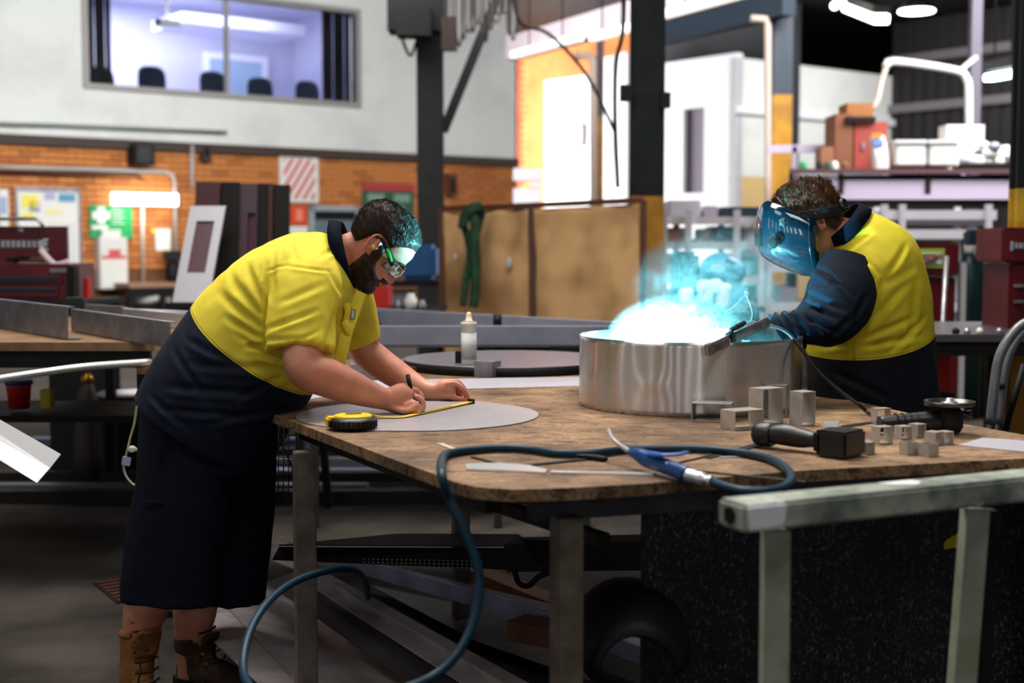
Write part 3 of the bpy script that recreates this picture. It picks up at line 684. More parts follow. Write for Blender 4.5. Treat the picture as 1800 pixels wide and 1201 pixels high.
pbox('red_drum', 136, 487, 153, 531, 9.2, .12, m_bred, None, 'bright red box standing behind the tool chest end', 'box', bev=.01)
# ---------------- leaning panel stack
zt3 = bench('panel_trolley', 'dark trolley carrying the leaning panels', 290, 540, 533, 8.4, 9.6, m_dark, cat='trolley')
def leaner(name, px0, px1, pyt, Y, th, m, label, frame=None, lean=.12, cat='panel', py_b=531, skew=0):
    a = P(px0, py_b, Y); b = P(px1, py_b, Y); z0 = zt3+.002; zt_ = P(px0, pyt, Y+lean).z; sk = skew
    q = [Vector((a.x, Y, z0)), Vector((b.x, Y, z0)), Vector((b.x+sk, Y+lean, zt_)), Vector((a.x+sk, Y+lean, zt_))]
    n = Vector((0, th, 0))
    if frame is None: return tag(obj(name, MB().prism(q, n), m), label, cat)
    t = thing(name, label, cat, (a+b)/2)
    def lerp(u, v): return q[0].lerp(q[1], u).lerp(q[3].lerp(q[2], u), v)
    fu0, fv0, fu1, fv1 = frame; f = MB()
    for (u0, v0, u1, v1) in ((0, 0, 1, fv0), (0, fv1, 1, 1), (0, fv0, fu0, fv1), (fu1, fv0, 1, fv1)): f.prism([lerp(u0, v0), lerp(u1, v0), lerp(u1, v1), lerp(u0, v1)], n)
    obj('frame', f, m, t); obj('infill', MB().prism([lerp(fu0, fv0)+n*.6, lerp(fu1, fv0)+n*.6, lerp(fu1, fv1)+n*.6, lerp(fu0, fv1)+n*.6], n*.2), M('wine_infill', srgb(74, 28, 48), .3), t)
    return t
leaner('aluminium_frame_panel', 303, 366, 362, 8.5, .03, M('satin_frame', srgb(170, 168, 176), .4, .3), 'silver framed panel leaning in front of the dark panels', (.25, .30, .76, .84), .25, skew=.065)
leaner('maroon_panel', 335, 378, 320, 8.8, .05, M('deep_maroon', srgb(62, 10, 18), .5), 'tall maroon panel behind the silver frame', skew=.02)
leaner('black_panel', 379, 417, 320, 8.85, .05, m_black, 'black panel right of the tall maroon panel')
leaner('framed_glass_panel', 420, 449, 324, 8.9, .05, M('plum_frame', srgb(60, 44, 54), .4), 'plum framed panel with a pale pane in the stack', (.45, .2, .9, .75))
leaner('black_panel', 450, 466, 323, 8.95, .05, m_black, 'narrow black panel with maroon neighbour in the stack')
leaner('maroon_panel', 467, 476, 322, 9.0, .05, M('deep_maroon', srgb(62, 10, 18)), 'thin maroon panel edge between two black panels')
leaner('black_panel', 478, 506, 325, 9.05, .05, m_black, 'rightmost black panel of the stack behind the man back')

# ---------------- canvas welding screen
t = thing('welding_screen', 'tan canvas welding screen in a rusty two panel frame', 'screen', P(950, 550, 11.4))
S0 = P(776, 368, 12.0); S1 = P(935, 361, 11.55); S2 = P(1131, 352, 11.1)
def post(p, r=.022, z0=0): return MB().box(Vector((p.x, p.y, (p.z+z0)/2)), (r*2, r*2, p.z-z0))
for p in (S0, S1, S2): obj('post', post(p, .024), m_rust, t)
for a, b in ((S0, S1), (S1, S2)):
    obj('top_rail', MB().beam(a, b, .045, .045), m_rust, t); lo = lambda p: Vector((p.x, p.y, .35)); obj('bottom_rail', MB().beam(lo(a), lo(b), .04, .04), m_rust, t)
    s = MB(); N_ = 40; K_ = 24; vs = []; d = (b-a); n = Vector((-d.y, d.x, 0)).normalized()
    for j in range(K_+1):
        for i in range(N_+1):
            u = .03+.94*i/N_; v = j/K_; p = a+d*u; p.z = .38+(a.z+d.z*u-.03-.38)*v
            tk = .02*math.sin(u*19+2*math.sin(v*4))*(.25+v*.75)+.03*mnoise.noise(Vector((u*4, v*4, a.x*3)))
            vs.append(p+n*tk)
    s._faces(vs, [(j*(N_+1)+i, j*(N_+1)+i+1, (j+1)*(N_+1)+i+1, (j+1)*(N_+1)+i) for j in range(K_) for i in range(N_)])
    o = obj('canvas', s, m_canvas, t); m = o.modifiers.new('t', 'SOLIDIFY'); m.thickness = .004
    for f in o.data.polygons: f.use_smooth = True
for p in (S0, S2): obj('foot', MB().box((p.x, p.y, .03), (.06, .6, .05)), m_rust, t)
for x, y, r_ in ((800, 452, .03), (895, 462, .05)): obj('hole_patch', MB().ball(P(x, y, 11.6), (r_*.5, .012, r_)), M('pale_patch', srgb(206, 206, 206)), t)
# green sling over screen
g = thing('green_sling', 'dark green strap bundle draped over the canvas screen', 'strap', P(828, 380, 11.6))
m_sl = M('dark_green_webbing', srgb(20, 44, 30), .8, var=srgb(34, 84, 52), scale=8)
for k, (pts, r_) in enumerate((([(812, 402), (815, 380), (826, 366), (838, 363), (846, 372), (842, 392), (836, 420), (838, 470), (834, 530)], .035), ([(816, 398), (822, 420), (826, 450), (818, 500), (814, 538)], .03), ([(826, 372), (834, 390), (832, 440), (836, 500), (832, 540)], .04), ([(812, 400), (822, 376), (840, 366), (848, 360)], .04))):
    obj('strap', MB().tube([P(x, y, 11.45-.03*k) for x, y in pts], r_, 8, 4), m_sl, g)
# things between column and screen
pbox('blue_machine', 703, 430, 766, 492, 12.5, .6, M('machine_blue', srgb(18, 84, 140), .5), None, 'blue machine housing between the man head and the canvas screen', 'machine', bev=.04)
t = thing('machine_stand', 'grey cluttered stand below the blue machine', 'stand', (P(720, 0, 12.4).x, 12.4, 0))
zq = P(700, 493, 12.5).z
obj('deck', MB().box((P(720, 0, 12.6).x, 12.8, zq-.03), (.8, .7, .05)), m_dark, t)
for dx in (-.34, .34):
    for dy in (-.28, .28): obj('leg', MB().box((P(720, 0, 12.6).x+dx, 12.8+dy, zq/2-.03), (.05, .05, zq-.06)), m_dark, t)
obj('grey_case', MB().box((P(705, 0, 12.6).x-.05, 12.75, zq-.3), (.3, .4, .4)), M('lilac_case', srgb(130, 124, 140)), t)
t.children[0]
obj('shelf', MB().box((P(720, 0, 12.6).x, 12.8, zq-.53), (.8, .7, .04)), m_dark, t)
pbox('red_case', 646, 500, 682, 545, 10.5, .4, m_bred, None, 'bright red case beyond the man chin', 'case', bev=.02)
bench('clutter_bench', 'dark bench beyond the man chin carrying a red case', 560, 775, 546, 10.2, 11.2, m_dark)
for k, (x, y, r_) in enumerate(((722, 520, .05), (700, 524, .03), (742, 526, .03))): lathe_thing('workshop_jar', [(r_, 0), (r_, r_*1.6), (r_*.6, r_*2.1), (r_*.6, r_*2.5)], P(x, 545, 10.4), [m_plwhite, m_alud, m_lav][k], ['white', 'silver', 'lavender'][k]+' jar on the dark bench under the blue machine', 'jar')

# ---------------- large grey fabricated frame on trestles
t = thing('fabricated_frame', 'large grey rectangular metal frame lying on trestles behind the table', 'metal frame', P(860, 608, 6.6))
FY = 6.7; zt_ = P(900, 573, FY).z; zb_ = P(900, 607, FY).z; hh = zt_-zb_; zc = (zt_+zb_)/2
xl, xr = P(335, 590, FY).x, P(1092, 590, FY).x
obj('front_bar', MB().box(((xl+xr)/2, FY, zc), (xr-xl, .07, hh), bev=.004), m_lav, t)
fr = [(P(560, 538, 9.0)), (P(1080, 566, 7.0))]
obj('rear_bar', MB().beam(Vector((-1.55, 9.3, zc)), Vector((.62, 6.95, zc)), .07, hh), m_lav, t)
obj('end_bar', MB().beam(Vector((xl+.04, FY, zc)), Vector((-1.6, 9.3, zc)), .07, hh), m_lav, t)
obj('cross_bar', MB().beam(Vector((-1.1, FY, zc)), Vector((-.85, 8.5, zc)), .05, hh*.8), m_lav, t)
obj('lower_plate', MB().box(((xl+xr)/2-.1, FY+.5, zb_-.01), (xr-xl-.5, .8, .015)), m_alud, t)
tag(obj('pipe_coupling', MB().tube([P(867, 563, 6.95), P(882, 563, 6.95)], .03, 12), m_dark), 'short dark pipe stub sitting inside the grey frame', 'pipe')
def trestle(x, y, h, label):
    t = thing('trestle', label, 'trestle', (x, y, 0))
    obj('top_beam', MB().box((x, y, h-.04), (.5, .08, .075)), m_dark, t)
    for sx in (-.2, .2):
        for sy in (-.2, .2): obj('leg', MB().beam((x+sx, y+sy*.1, h-.08), (x+sx*1.1, y+sy*1.3, .0), .04, .04, (0, 1, 0)), m_dark, t)
trestle(-1.2, 6.95, zb_-.02, 'dark trestle under the grey frame behind the man'); trestle(.15, 6.95, zb_-.02, 'dark trestle under the right end of the grey frame')
pbox('cardboard_box', 838, 612, 930, 690, 7.3, .4, M('cardboard', srgb(150, 96, 50), .8), None, 'brown box under the grey frame', 'box')
tag(obj('box_stand', MB().box((P(884, 0, 7.5).x, 7.5, P(0, 690, 7.3).z/2-.002), (.5, .4, P(0, 690, 7.3).z-.006)), m_dark), 'dark crate under the brown box', 'crate')

# ---------------- racks on the right
m_rw = M('rack_white', srgb(214, 212, 218), .5); m_rl = M('rack_lilac', srgb(190, 178, 196), .55)
def rack(label, px0, px1, Y, ys, posts, m, dep=.9, th=.07, name='storage_rack'):
    t = thing(name, label, 'rack', (P((px0+px1)/2, 0, Y).x, Y, 0)); zt = P(900, min(ys), Y).z
    x0, x1 = P(px0, 0, Y).x, P(px1, 0, Y).x
    for y in ys:
        z = P(900, y, Y).z; obj('shelf_beam', MB().box(((x0+x1)/2, Y, z), (x1-x0, .05, th)), m, t); obj('shelf_deck', MB().box(((x0+x1)/2, Y+dep/2, z+th*.3), (x1-x0, dep, .02)), m_alud, t)
    for p in posts:
        x = P(p, 0, Y).x
        for yy in (Y-.03, Y+dep): obj('upright', MB().box((x, yy, (zt+.1)/2), (.06, .05, zt+.1)), m, t)
    return t
rack('white steel rack full of light sections behind the drum', 1168, 1345, 12.6, (388, 432, 492, 560), (1170, 1213, 1299, 1343), m_rw)
rack('white shelving of profiles behind the welder', 1352, 1760, 13.2, (378, 412, 470, 540), (1356, 1560, 1592, 1745), m_rw, th=.09)
goods = [(1176, 352, 1232, 384, m_rw), (1236, 362, 1262, 384, m_rl), (1268, 364, 1338, 385, M('dark_teal_goods', srgb(22, 52, 66))), (1172, 400, 1208, 428, M('peach_goods', srgb(226, 178, 160))), (1232, 402, 1250, 426, M('peach_goods', srgb(226, 178, 160))), (1251, 398, 1292, 426, M('plum_goods', srgb(104, 76, 94))), (1303, 400, 1340, 428, m_rl), (1176, 445, 1212, 488, M('peach_goods', srgb(226, 178, 160))), (1320, 440, 1342, 450, m_rw), (1222, 420, 1292, 428, m_rw), (1316, 452, 1340, 488, M('dark_teal_goods', srgb(22, 52, 66))), (1318, 503, 1342, 530, M('dark_teal_goods', srgb(22, 52, 66))), (1180, 510, 1212, 555, m_rl), (1225, 520, 1290, 556, M('plum_goods', srgb(104, 76, 94)))]
gl_ = ['tall white box at the top left', 'lilac box second from left at the top', 'wide dark teal box at top right', 'peach box at the left end of the second shelf', 'small peach box mid second shelf', 'plum box mid second shelf', 'lilac box at the right end of the second shelf', 'peach box at the left end of the third shelf', 'flat white box over the teal one', 'flat white bar box under the plum box', 'dark teal box right on third shelf', 'dark teal box right on lowest shelf', 'lilac box at the left of the lowest shelf', 'plum box mid lowest shelf']
for i, (x0, y0, x1, y1, m) in enumerate(goods):
    pbox('stored_box', x0, y0, x1, y1, 12.75, .45, m, None, gl_[i]+' of the white rack', 'box', 'boxes on the rack behind the drum', bev=.01)
for i, (x, y) in enumerate(((1206, 523), (1237, 510), (1257, 508), (1272, 515), (1270, 532), (1241, 525))):  # white blobs added in place of blurred glints
    tag(obj('round_tin', MB().lathe([(.045, 0), (.05, .02), (.05, .08), (.03, .1)], P(x, y+8, 9.6), (0, 0, 1), 16), m_plwhite), ['leftmost', 'second from left', 'middle upper', 'right upper', 'right lower', 'lower middle'][i]+' white tin on the bench behind the smoke', 'tin', 'white tins behind the smoke')
bench('back_bench', 'dark bench behind the drum carrying machines and tins', 1160, 1345, 540, 9.3, 10.3, M('teal_bench', srgb(40, 62, 72), .5))
t = thing('blue_compressor', 'domed blue machine on the bench behind the smoke', 'machine', P(1270, 538, 9.9))
q = P(1268, 480, 9.9)
obj('dome', MB().ball(q, (.17, .15, .15)), M('compressor_blue', srgb(14, 88, 128), .35), t); obj('base', MB().box((q.x, 9.9, (q.z-.12+P(0, 538, 9.9).z)/2+.02), (.3, .26, q.z-.1-P(0, 538, 9.9).z)), M('compressor_blue', (0, 0, 0)), t); obj('label_plate', MB().ball(P(1262, 472, 9.74), (.05, .01, .03)), m_lav, t)
pbox('dark_machine', 1186, 442, 1230, 538, 9.7, .3, M('charcoal_green', srgb(26, 44, 44)), None, 'dark boxy machine left of the domed blue machine', 'machine', bev=.03)
for i, (x0, y0, x1, y1, m) in enumerate(((1365, 388, 1425, 408, m_rw), (1570, 386, 1738, 396, m_rw), (1600, 440, 1660, 466, m_rl), (1450, 440, 1520, 466, m_rl), (1368, 430, 1400, 466, m_rw), (1370, 505, 1400, 536, m_rl))):
    pbox('stored_section', x0, y0, x1, y1, 13.3, .5, m, None, ['pale block on the top shelf left of the welder', 'long white section above the welder back', 'lilac block right of the welder back', 'lilac block hidden behind the welder neck', 'white block on the second shelf left of the welder', 'lilac block on the third shelf left of the welder'][i], 'section', 'sections on the shelving behind the welder')
# mezzanine deck with panels
DY = 14.2; x0, x1 = P(1392, 0, DY).x, P(1830, 0, DY).x; zd = P(1600, 352, DY).z; zp = P(1600, 305, DY).z
t = thing('mezzanine_deck', 'storage deck with pale parapet panels above the welder', 'mezzanine', ((x0+x1)/2, DY, 0))
obj('deck_beam', MB().box(((x0+x1)/2, DY, zd-.04), (x1-x0, .1, .09)), m_black, t); obj('deck_floor', MB().box(((x0+x1)/2+.25, DY+.75, zp-.04), (x1-x0-.5, 1.5, .05)), m_dark, t)
obj('edge_strip', MB().box(((x0+x1)/2, DY-.06, zd+.03), (x1-x0, .03, .05)), m_rl, t); obj('top_rail', MB().box(((x0+x1)/2, DY-.02, zp+.02), (x1-x0, .06, .05)), M('plum_rail', srgb(90, 60, 66)), t)
xs = [1392, 1479, 1631, 1792]
for a, b in zip(xs, xs[1:]): pbox('parapet_panel', a+5, 308, b-5, 350, DY, .02, m_rl, t)
for a in xs: pbox('post', a-4, 304, a+4, 358, DY-.02, .06, m_dark, t)
for x in (x0+.05, x1-.05):
    for y in (DY+.1, DY+1.45): obj('leg', MB().box((x, y, zd/2-.04), (.09, .09, zd-.09)), m_dark, t)
# goods on the deck
pbox('cabinet', 1467, 200, 1500, 302, 14.9, .5, M('brown_wood', srgb(124, 74, 46)), None, 'tall brown cabinet end on the deck', 'cabinet')
t = thing('red_cabinet', 'red brown cabinet on the deck beside the vacuum pipe', 'cabinet', P(1530, 300, 14.9))
pbox('body', 1501, 214, 1560, 302, 14.9, .5, M('brick_red_paint', srgb(150, 58, 46), .6), t)
for x in (1516, 1541): pbox('handle', x, 250, x+5, 262, 14.88, .02, m_lav, t)
pbox('cardboard_box', 1489, 181, 1535, 205, 15.0, .4, M('cardboard', (0, 0, 0)), None, 'cardboard box on top of the red brown cabinet', 'box')
pbox('dark_tray', 1487, 205, 1540, 214, 14.85, .4, m_black, None, 'dark tray under the cardboard box', 'tray')
t = thing('printed_bag', 'white printed bag standing before the red brown cabinet', 'bag', P(1545, 300, 14.5)); obj('sack', MB().loft([(P(1548, 300, 14.5), .08, .07), (P(1546, 270, 14.5), .085, .075), (P(1541, 240, 14.5), .075, .03)], n=14, e=4), m_paper, t); pbox('printed_band', 1535, 246, 1553, 256, 14.42, .02, M('sheet_b', srgb(110, 140, 200)), t); pbox('orange_flap', 1532, 234, 1551, 242, 14.42, .03, M('orange_flap', srgb(206, 140, 50)), t)
for i, (a, b) in enumerate(((1573, 1630), (1632, 1688))):
    t = thing('white_crate', ['left', 'right'][i]+' glossy white crate on the deck', 'crate', P((a+b)/2, 292, 14.4)); pbox('body', a+1, 250, b-1, 292, 14.4, .6, m_plwhite, t, bev=.02); pbox('lid', a, 246, b, 252, 14.38, .64, m_plwhite, t, bev=.005)
tag(obj('board_sheet', MB().box((P(1610, 298, 14.3).x, 14.6, P(1610, 299, 14.3).z), (1.1, .5, .03)), m_timber), 'thin boards under the white crates', 'board')
random.seed(5)
for i in range(13):
    x = 1697+i*6.3+random.uniform(-2, 2); y = 284-(i % 3)*15*(1-abs(x-1735)/90)
    r_ = random.uniform(.05, .07); tag(obj('plastic_bundle', MB().ball(P(x, y, 14.3+random.uniform(0, .3)), (r_*1.3, r_, r_)), m_plwhite if i % 4 else m_lav), ('lilac' if i % 4 == 0 else 'white')+' crumpled bundle, '+['leftmost', 'second from left', 'third from left', 'fourth from left', 'fifth from left', 'sixth from left', 'in the middle', 'sixth from right', 'fifth from right', 'fourth from right', 'third from right', 'second from right', 'rightmost'][i]+' in the deck heap', 'bundle', 'white bundles heaped on the deck')
tag(obj('heap_tray', MB().box((P(1736, 290, 14.4).x, 14.45, P(1736, 292, 14.3).z), (.55, .5, .04)), m_dark), 'dark tray under the heap of white bundles', 'tray')
tag(obj('heap_crate', MB().box((P(1700, 240, 14.7).x, 14.9, P(1700, 250, 14.7).z-.06), (.4, .3, .5)), m_plwhite), 'pale crate behind the heap on the deck', 'crate')
for i, (x, y) in enumerate(((1412, 296), (1440, 290), (1467, 300), (1455, 296), (1485, 296))):
    lathe_thing('small_pot', [(.03, 0), (.04, .03), (.035, .1), (.02, .12)], P(x, 304, 14.3), [m_green, m_dark, m_plwhite, M('dark_green_pot', srgb(40, 70, 50)), m_timber][i], ['green', 'black', 'white', 'dark green', 'brown'][i]+' small pot at the left end of the deck', 'pot')
pbox('wood_box', 1443, 258, 1466, 302, 14.8, .3, M('box_orange', srgb(150, 96, 66)), None, 'small wooden box left of the brown cabinet', 'box')
t = thing('deck_railing', 'pinkish rail behind the goods on the deck', 'railing', P(1500, 262, 15.3)); obj('rail', MB().box(((x0+x1)/2, 15.5, P(0, 262, 15.5).z), (x1-x0, .05, .09)), m_rl, t)
for p in (1400, 1560, 1700, 1800): obj('post', MB().box((P(p, 0, 15.5).x, 15.5, (P(0, 262, 15.5).z+zp)/2), (.05, .05, P(0, 262, 15.5).z-zp+.05)), m_rl, t)
# swivel arm with pipe
t = thing('swivel_arm', 'white jib arm with a bent pipe on a grey post', 'jib arm', (P(1716, 0, 16).x, 16, 0))
m_wp = M('white_pipe', srgb(216, 220, 214), .4)
obj('post', MB().box((P(1716, 0, 16).x, 16, 3.35), (.12, .12, 6.68)), M('grey_violet_post', srgb(92, 88, 100)), t)
obj('arm', MB().tube([P(1703, 250, 15.8), P(1703, 160, 15.8), P(1698, 138, 15.8), P(1680, 124, 15.8), P(1572, 108, 15.8), P(1558, 118, 15.8)], .045, 10, 3), m_wp, t)
obj('hose', MB().tube([P(1558, 118, 15.8), P(1548, 150, 15.75), P(1543, 175, 15.7), P(1534, 192, 15.7)], .03, 10, 3), M('buff_hose', srgb(196, 176, 160)), t)
obj('stay', MB().beam(P(1690, 122, 15.85), P(1716, 100, 15.95), .04, .04), m_wp, t)
# red tool cabinet, cylinders, bench at right
bench('side_bench', 'dark topped bench right of the welder', 1622, 1900, 588, 6.5, 7.6, M('slate_top', srgb(78, 72, 76), .35))
t = thing('red_tool_cabinet', 'red cabinet with a green and white label behind the welder back', 'cabinet', (P(1645, 0, 9).x, 9, 0))
zc0 = P(0, 560, 9).z
pbox('upper_body', 1604, 428, 1687, 484, 9, .45, m_red, t, bev=.01); pbox('lower_body', 1604, 488, 1680, 572, 9.05, .4, m_red, t, bev=.01)
l = pbox('label_plate', 1612, 437, 1661, 471, 8.985, .01, M('lime_green', srgb(150, 176, 60)), t); pbox('label_field', 1617, 445, 1656, 464, 8.975, .01, m_paper, l)
for k in range(3): pbox('text_line', 1620, 447+k*6, 1653-k*4, 449.5+k*6, 8.968, .006, m_dark, l)
obj('slash', MB().beam(P(1618, 463, 8.962), P(1655, 446, 8.962), .008, .014, (0, 1, 0)), m_signr, l)
obj('plinth', MB().box((P(1645, 0, 9.2).x, 9.25, P(0, 572, 9.05).z/2), (.3, .4, P(0, 572, 9.05).z-.004)), m_red, t)
tag(obj('silver_post', MB().tube([P(1664, 450, 8.2), Vector((P(1661, 0, 8.2).x, 8.2, .0))], .014, 10), m_alu), 'slim silver post in front of the red cabinet', 'post')
tag(obj('silver_post', MB().tube([P(1768, 458, 8.0), Vector((P(1768, 0, 8).x, 8.0, .0))], .024, 10), m_alu), 'thicker silver post left of the right hand red cabinet', 'post')
for i, (px, pt, rad, m, lab) in enumerate(((1718, 455, .1, M('cylinder_green', srgb(14, 50, 54), .35), 'dark green gas cylinder standing behind the side bench'), (1748, 478, .1, M('cylinder_olive', srgb(60, 56, 20), .4), 'olive gas cylinder right of the dark green one'))):
    b = Vector((P(px, 0, 11).x, 11+.1*i, 0)); H = P(px, pt, 11).z
    t = thing('gas_cylinder', lab, 'gas cylinder', b); obj('body', MB().lathe([(rad, .0), (rad, H-.05), (rad*.8, H+.03), (rad*.35, H+.07)], b, n=24), m, t)
    obj('collar', MB().lathe([(rad*.55, H+.03), (rad*.6, H+.1), (rad*.5, H+.12)], b, n=16), m_plwhite if i == 0 else M('bright_yellow', (0, 0, 0)), t)
    obj('valve', MB().lathe([(.03, H+.07), (.03, H+.16), (.05, H+.18), (.05, H+.22)], b, n=12), m_dark, t)
pbox('white_panel_edge', 1690, 462, 1699, 742, 10.7, .1, m_rw, None, 'white board edge beside the green cylinder', 'board')
pbox('blue_cap_box', 1706, 404, 1737, 432, 10.6, .2, M('navy_box', srgb(14, 36, 60)), None, 'navy box on a bracket above the green cylinder', 'box', bev=.02)
tag(obj('box_bracket', MB().tube([P(1721, 432, 10.75), P(1745, 436, 10.9), Vector((P(1750, 0, 10.9).x, 10.9, 0))], .02, 8), m_dark), 'dark bracket post carrying the navy box', 'bracket')
t = thing('red_tool_cabinet', 'tall maroon cabinet with chrome lettering at the right edge', 'cabinet', P(1800, 588, 6.9))
pbox('upper_body', 1761, 400, 1860, 462, 6.9, .4, m_red, t, bev=.01); pbox('lower_body', 1772, 464, 1860, 586, 6.92, .4, m_red, t, bev=.01)
for k in range(7): pbox('chrome_letter', 1777+k*7.5, 427 if k else 424, 1782+k*7.5, 437 if k else 441, 6.89, .01, m_alu, t)
for y in (500, 528): pbox('latch', 1784, y, 1800, y+5, 6.9, .02, m_alud, t)
pbox('red_bin', 1646, 616, 1671, 690, 6.9, .3, m_bred, None, 'bright red bin hanging under the side bench', 'bin', bev=.01)
tag(obj('bin_stand', MB().box((P(1658, 0, 7.05).x, 7.05, P(0, 690, 6.9).z/2-.002), (.1, .3, P(0, 690, 6.9).z-.006)), m_dark), 'dark stand under the bright red bin', 'stand')
for i, (x, m) in enumerate(((1700, m_alu), (1722, m_plwhite), (1757, m_alu), (1680, m_dark))): lathe_thing('small_fitting', [(.012, 0), (.018, .006), (.018, .018), (.008, .03)], P(x, 587, 6.56), m, ['left silver', 'white', 'right silver', 'dark'][i]+' fitting lying on the side bench', 'fitting')
# chair like tube frame at right
t = thing('tubular_frame', 'curved metal tube frame standing at the right edge', 'tube frame', (P(1770, 0, 4.9).x, 4.9, 0))
for dy, dx in ((0, 0), (.16, 14)):
    obj('tube', MB().tube([P(1860+dx, 556, 4.9+dy), P(1806+dx, 566, 4.9+dy), P(1778+dx, 590, 4.9+dy), P(1757+dx, 628, 4.9+dy), P(1748+dx, 680, 4.9+dy), P(1741+dx, 745, 4.9+dy)], .018, 10, 4), m_alud, t)
    obj('leg', MB().tube([P(1741+dx, 745, 4.9+dy), Vector((P(1738+dx, 0, 4.9).x, 4.9+dy, .0))], .017, 10), m_black, t)
    obj('leg', MB().tube([P(1860+dx, 556, 4.9+dy), Vector((P(1880+dx, 0, 4.9).x, 4.9+dy, .0))], .017, 10), m_black, t)
obj('cross_brace', MB().tube([P(1800, 640, 4.98), P(1766, 760, 4.98)], .012, 8), m_black, t)
obj('cross_brace', MB().tube([P(1749, 680, 4.9), P(1763, 680, 5.06)], .012, 8), m_black, t)
# ================================================================== main table
ZT = .9
m_wood = bpy.data.materials.new('worn_brown_board'); m_wood.use_nodes = True
nt = m_wood.node_tree; N = nt.nodes; L = nt.links; b = N['Principled BSDF']
tc = N.new('ShaderNodeTexCoord'); 
def noise_n(scale, detail, stretch, rough=.6):
    mp = N.new('ShaderNodeMapping'); mp.inputs['Scale'].default_value = stretch; L.new(tc.outputs['Object'], mp.inputs[0])
    n = N.new('ShaderNodeTexNoise'); n.inputs['Scale'].default_value = scale; n.inputs['Detail'].default_value = detail; n.inputs['Roughness'].default_value = rough
    L.new(mp.outputs[0], n.inputs['Vector']); return n
n1 = noise_n(5, 8, (1, 1, 1), .7); n2 = noise_n(110, 6, (.6, 1.7, 1), .8); n3 = noise_n(2.6, 5, (1, 1, 1)); n4 = noise_n(20, 5, (.6, 2.4, 1), .7)
def ramp(src, p0, c0, p1, c1):
    r = N.new('ShaderNodeValToRGB'); r.color_ramp.elements[0].position = p0; r.color_ramp.elements[1].position = p1
    r.color_ramp.elements[0].color = col4(c0); r.color_ramp.elements[1].color = col4(c1); L.new(src, r.inputs[0]); return r.outputs[0]
def mix(a, b_, f, mode='MULTIPLY'):
    m = N.new('ShaderNodeMix'); m.data_type = 'RGBA'; m.blend_type = mode; m.inputs[0].default_value = f
    L.new(a, m.inputs[6]); L.new(b_, m.inputs[7]); return m.outputs[2]
base = ramp(n1.outputs[0], .35, srgb(108, 80, 56), .66, srgb(182, 146, 110))
sp = ramp(n2.outputs[0], .40, (.42, .38, .35), .56, (1.1, 1.1, 1.1)); st = ramp(n3.outputs[0], .40, (.5, .46, .44), .6, (1.15, 1.15, 1.15)); sc_ = ramp(n4.outputs[0], .40, (.16, .14, .12), .47, (1, 1, 1))
c_ = mix(mix(mix(base, sp, 1), st, .75), sc_, .85)
L.new(c_, b.inputs['Base Color']); b.inputs['Roughness'].default_value = .62; b.inputs['Specular IOR Level'].default_value = .35
bp = N.new('ShaderNodeBump'); bp.inputs['Strength'].default_value = .35; bp.inputs['Distance'].default_value = .004; L.new(n2.outputs[0], bp.inputs['Height']); L.new(bp.outputs[0], b.inputs['Normal'])

poly = [T(497, 735), T(600, 773), T(700, 811), T(765, 834), T(800, 848), T(835, 856), T(900, 861), T(1000, 858), T(1124, 851), T(1403, 828), T(1800, 806), (1.47, 3.27, .9), (1.21, 3.93, .9), (1.0, 4.75, .9), (.85, 5.95, .9), (-1.65, 5.95, .9)]
poly = [Vector((p[0], p[1], ZT)) for p in poly]
table = thing('work_table', 'large worn brown chipboard work table on square steel legs', 'table', (0, 4.2, 0))
tb = MB(); tb.prism([p-UP*.026 for p in poly], UP*.026); obj('tabletop', tb, m_wood, table)
m_leg = M('raw_steel', srgb(128, 118, 108), .5, .3, var=srgb(84, 74, 64), scale=9, bump=.1)
LEGS = [(T(531, 752).x, T(531, 752).y+.03), (.115, 2.84), (-.19, 5.0), (1.32, 3.33), (.9, 5.4)]
for i, (x, y) in enumerate(LEGS): obj('leg', MB().box((x, y, .415), (.057, .057, .83), Matrix.Rotation(R(18), 3, 'Z'), bev=.003), m_leg, table)
m_ap = M('lavender_steel', srgb(70, 66, 76), .5, .4, var=srgb(44, 42, 50), scale=5)
obj('front_rail', MB().beam((.04, 2.87, .845), (1.40, 3.30, .845), .05, .055), m_ap, table)
obj('side_rail', MB().beam((-.04, 2.93, .845), (-.62, 4.07, .845), .04, .05), m_dark, table)
obj('side_rail', MB().beam((1.38, 3.36, .845), (.95, 4.8, .845), .04, .05), m_dark, table)
obj('inner_rail', MB().beam(P(813, 868, 3.62), P(1062, 950, 2.99), .03, .03), m_dark, table)
# wire basket on leg
t = thing('wire_basket', 'wire basket hooked on the table leg beside the man shorts', 'basket', P(500, 870, 3.86))
wm = MB(); k = 0
for y in range(752, 868, 13): wm.tube([P(489, y, 3.83), P(522, y+1, 3.83)], .0014, 5); wm.tube([P(489, y, 3.93), P(522, y, 3.93)], .0014, 5)
for x in (490, 499, 508, 521): wm.tube([P(x, 745, 3.83), P(x-1, 872, 3.83)], .0016, 5)
obj('mesh', wm, m_black, t)
for pts in ([(489, 770), (505, 800), (520, 850), (530, 868), (541, 858), (540, 830)], [(492, 745), (498, 790), (512, 815), (520, 840)]): obj('loose_wire', MB().tube([P(x, y, 3.80) for x, y in pts], .0016, 5, 4), m_black, t)

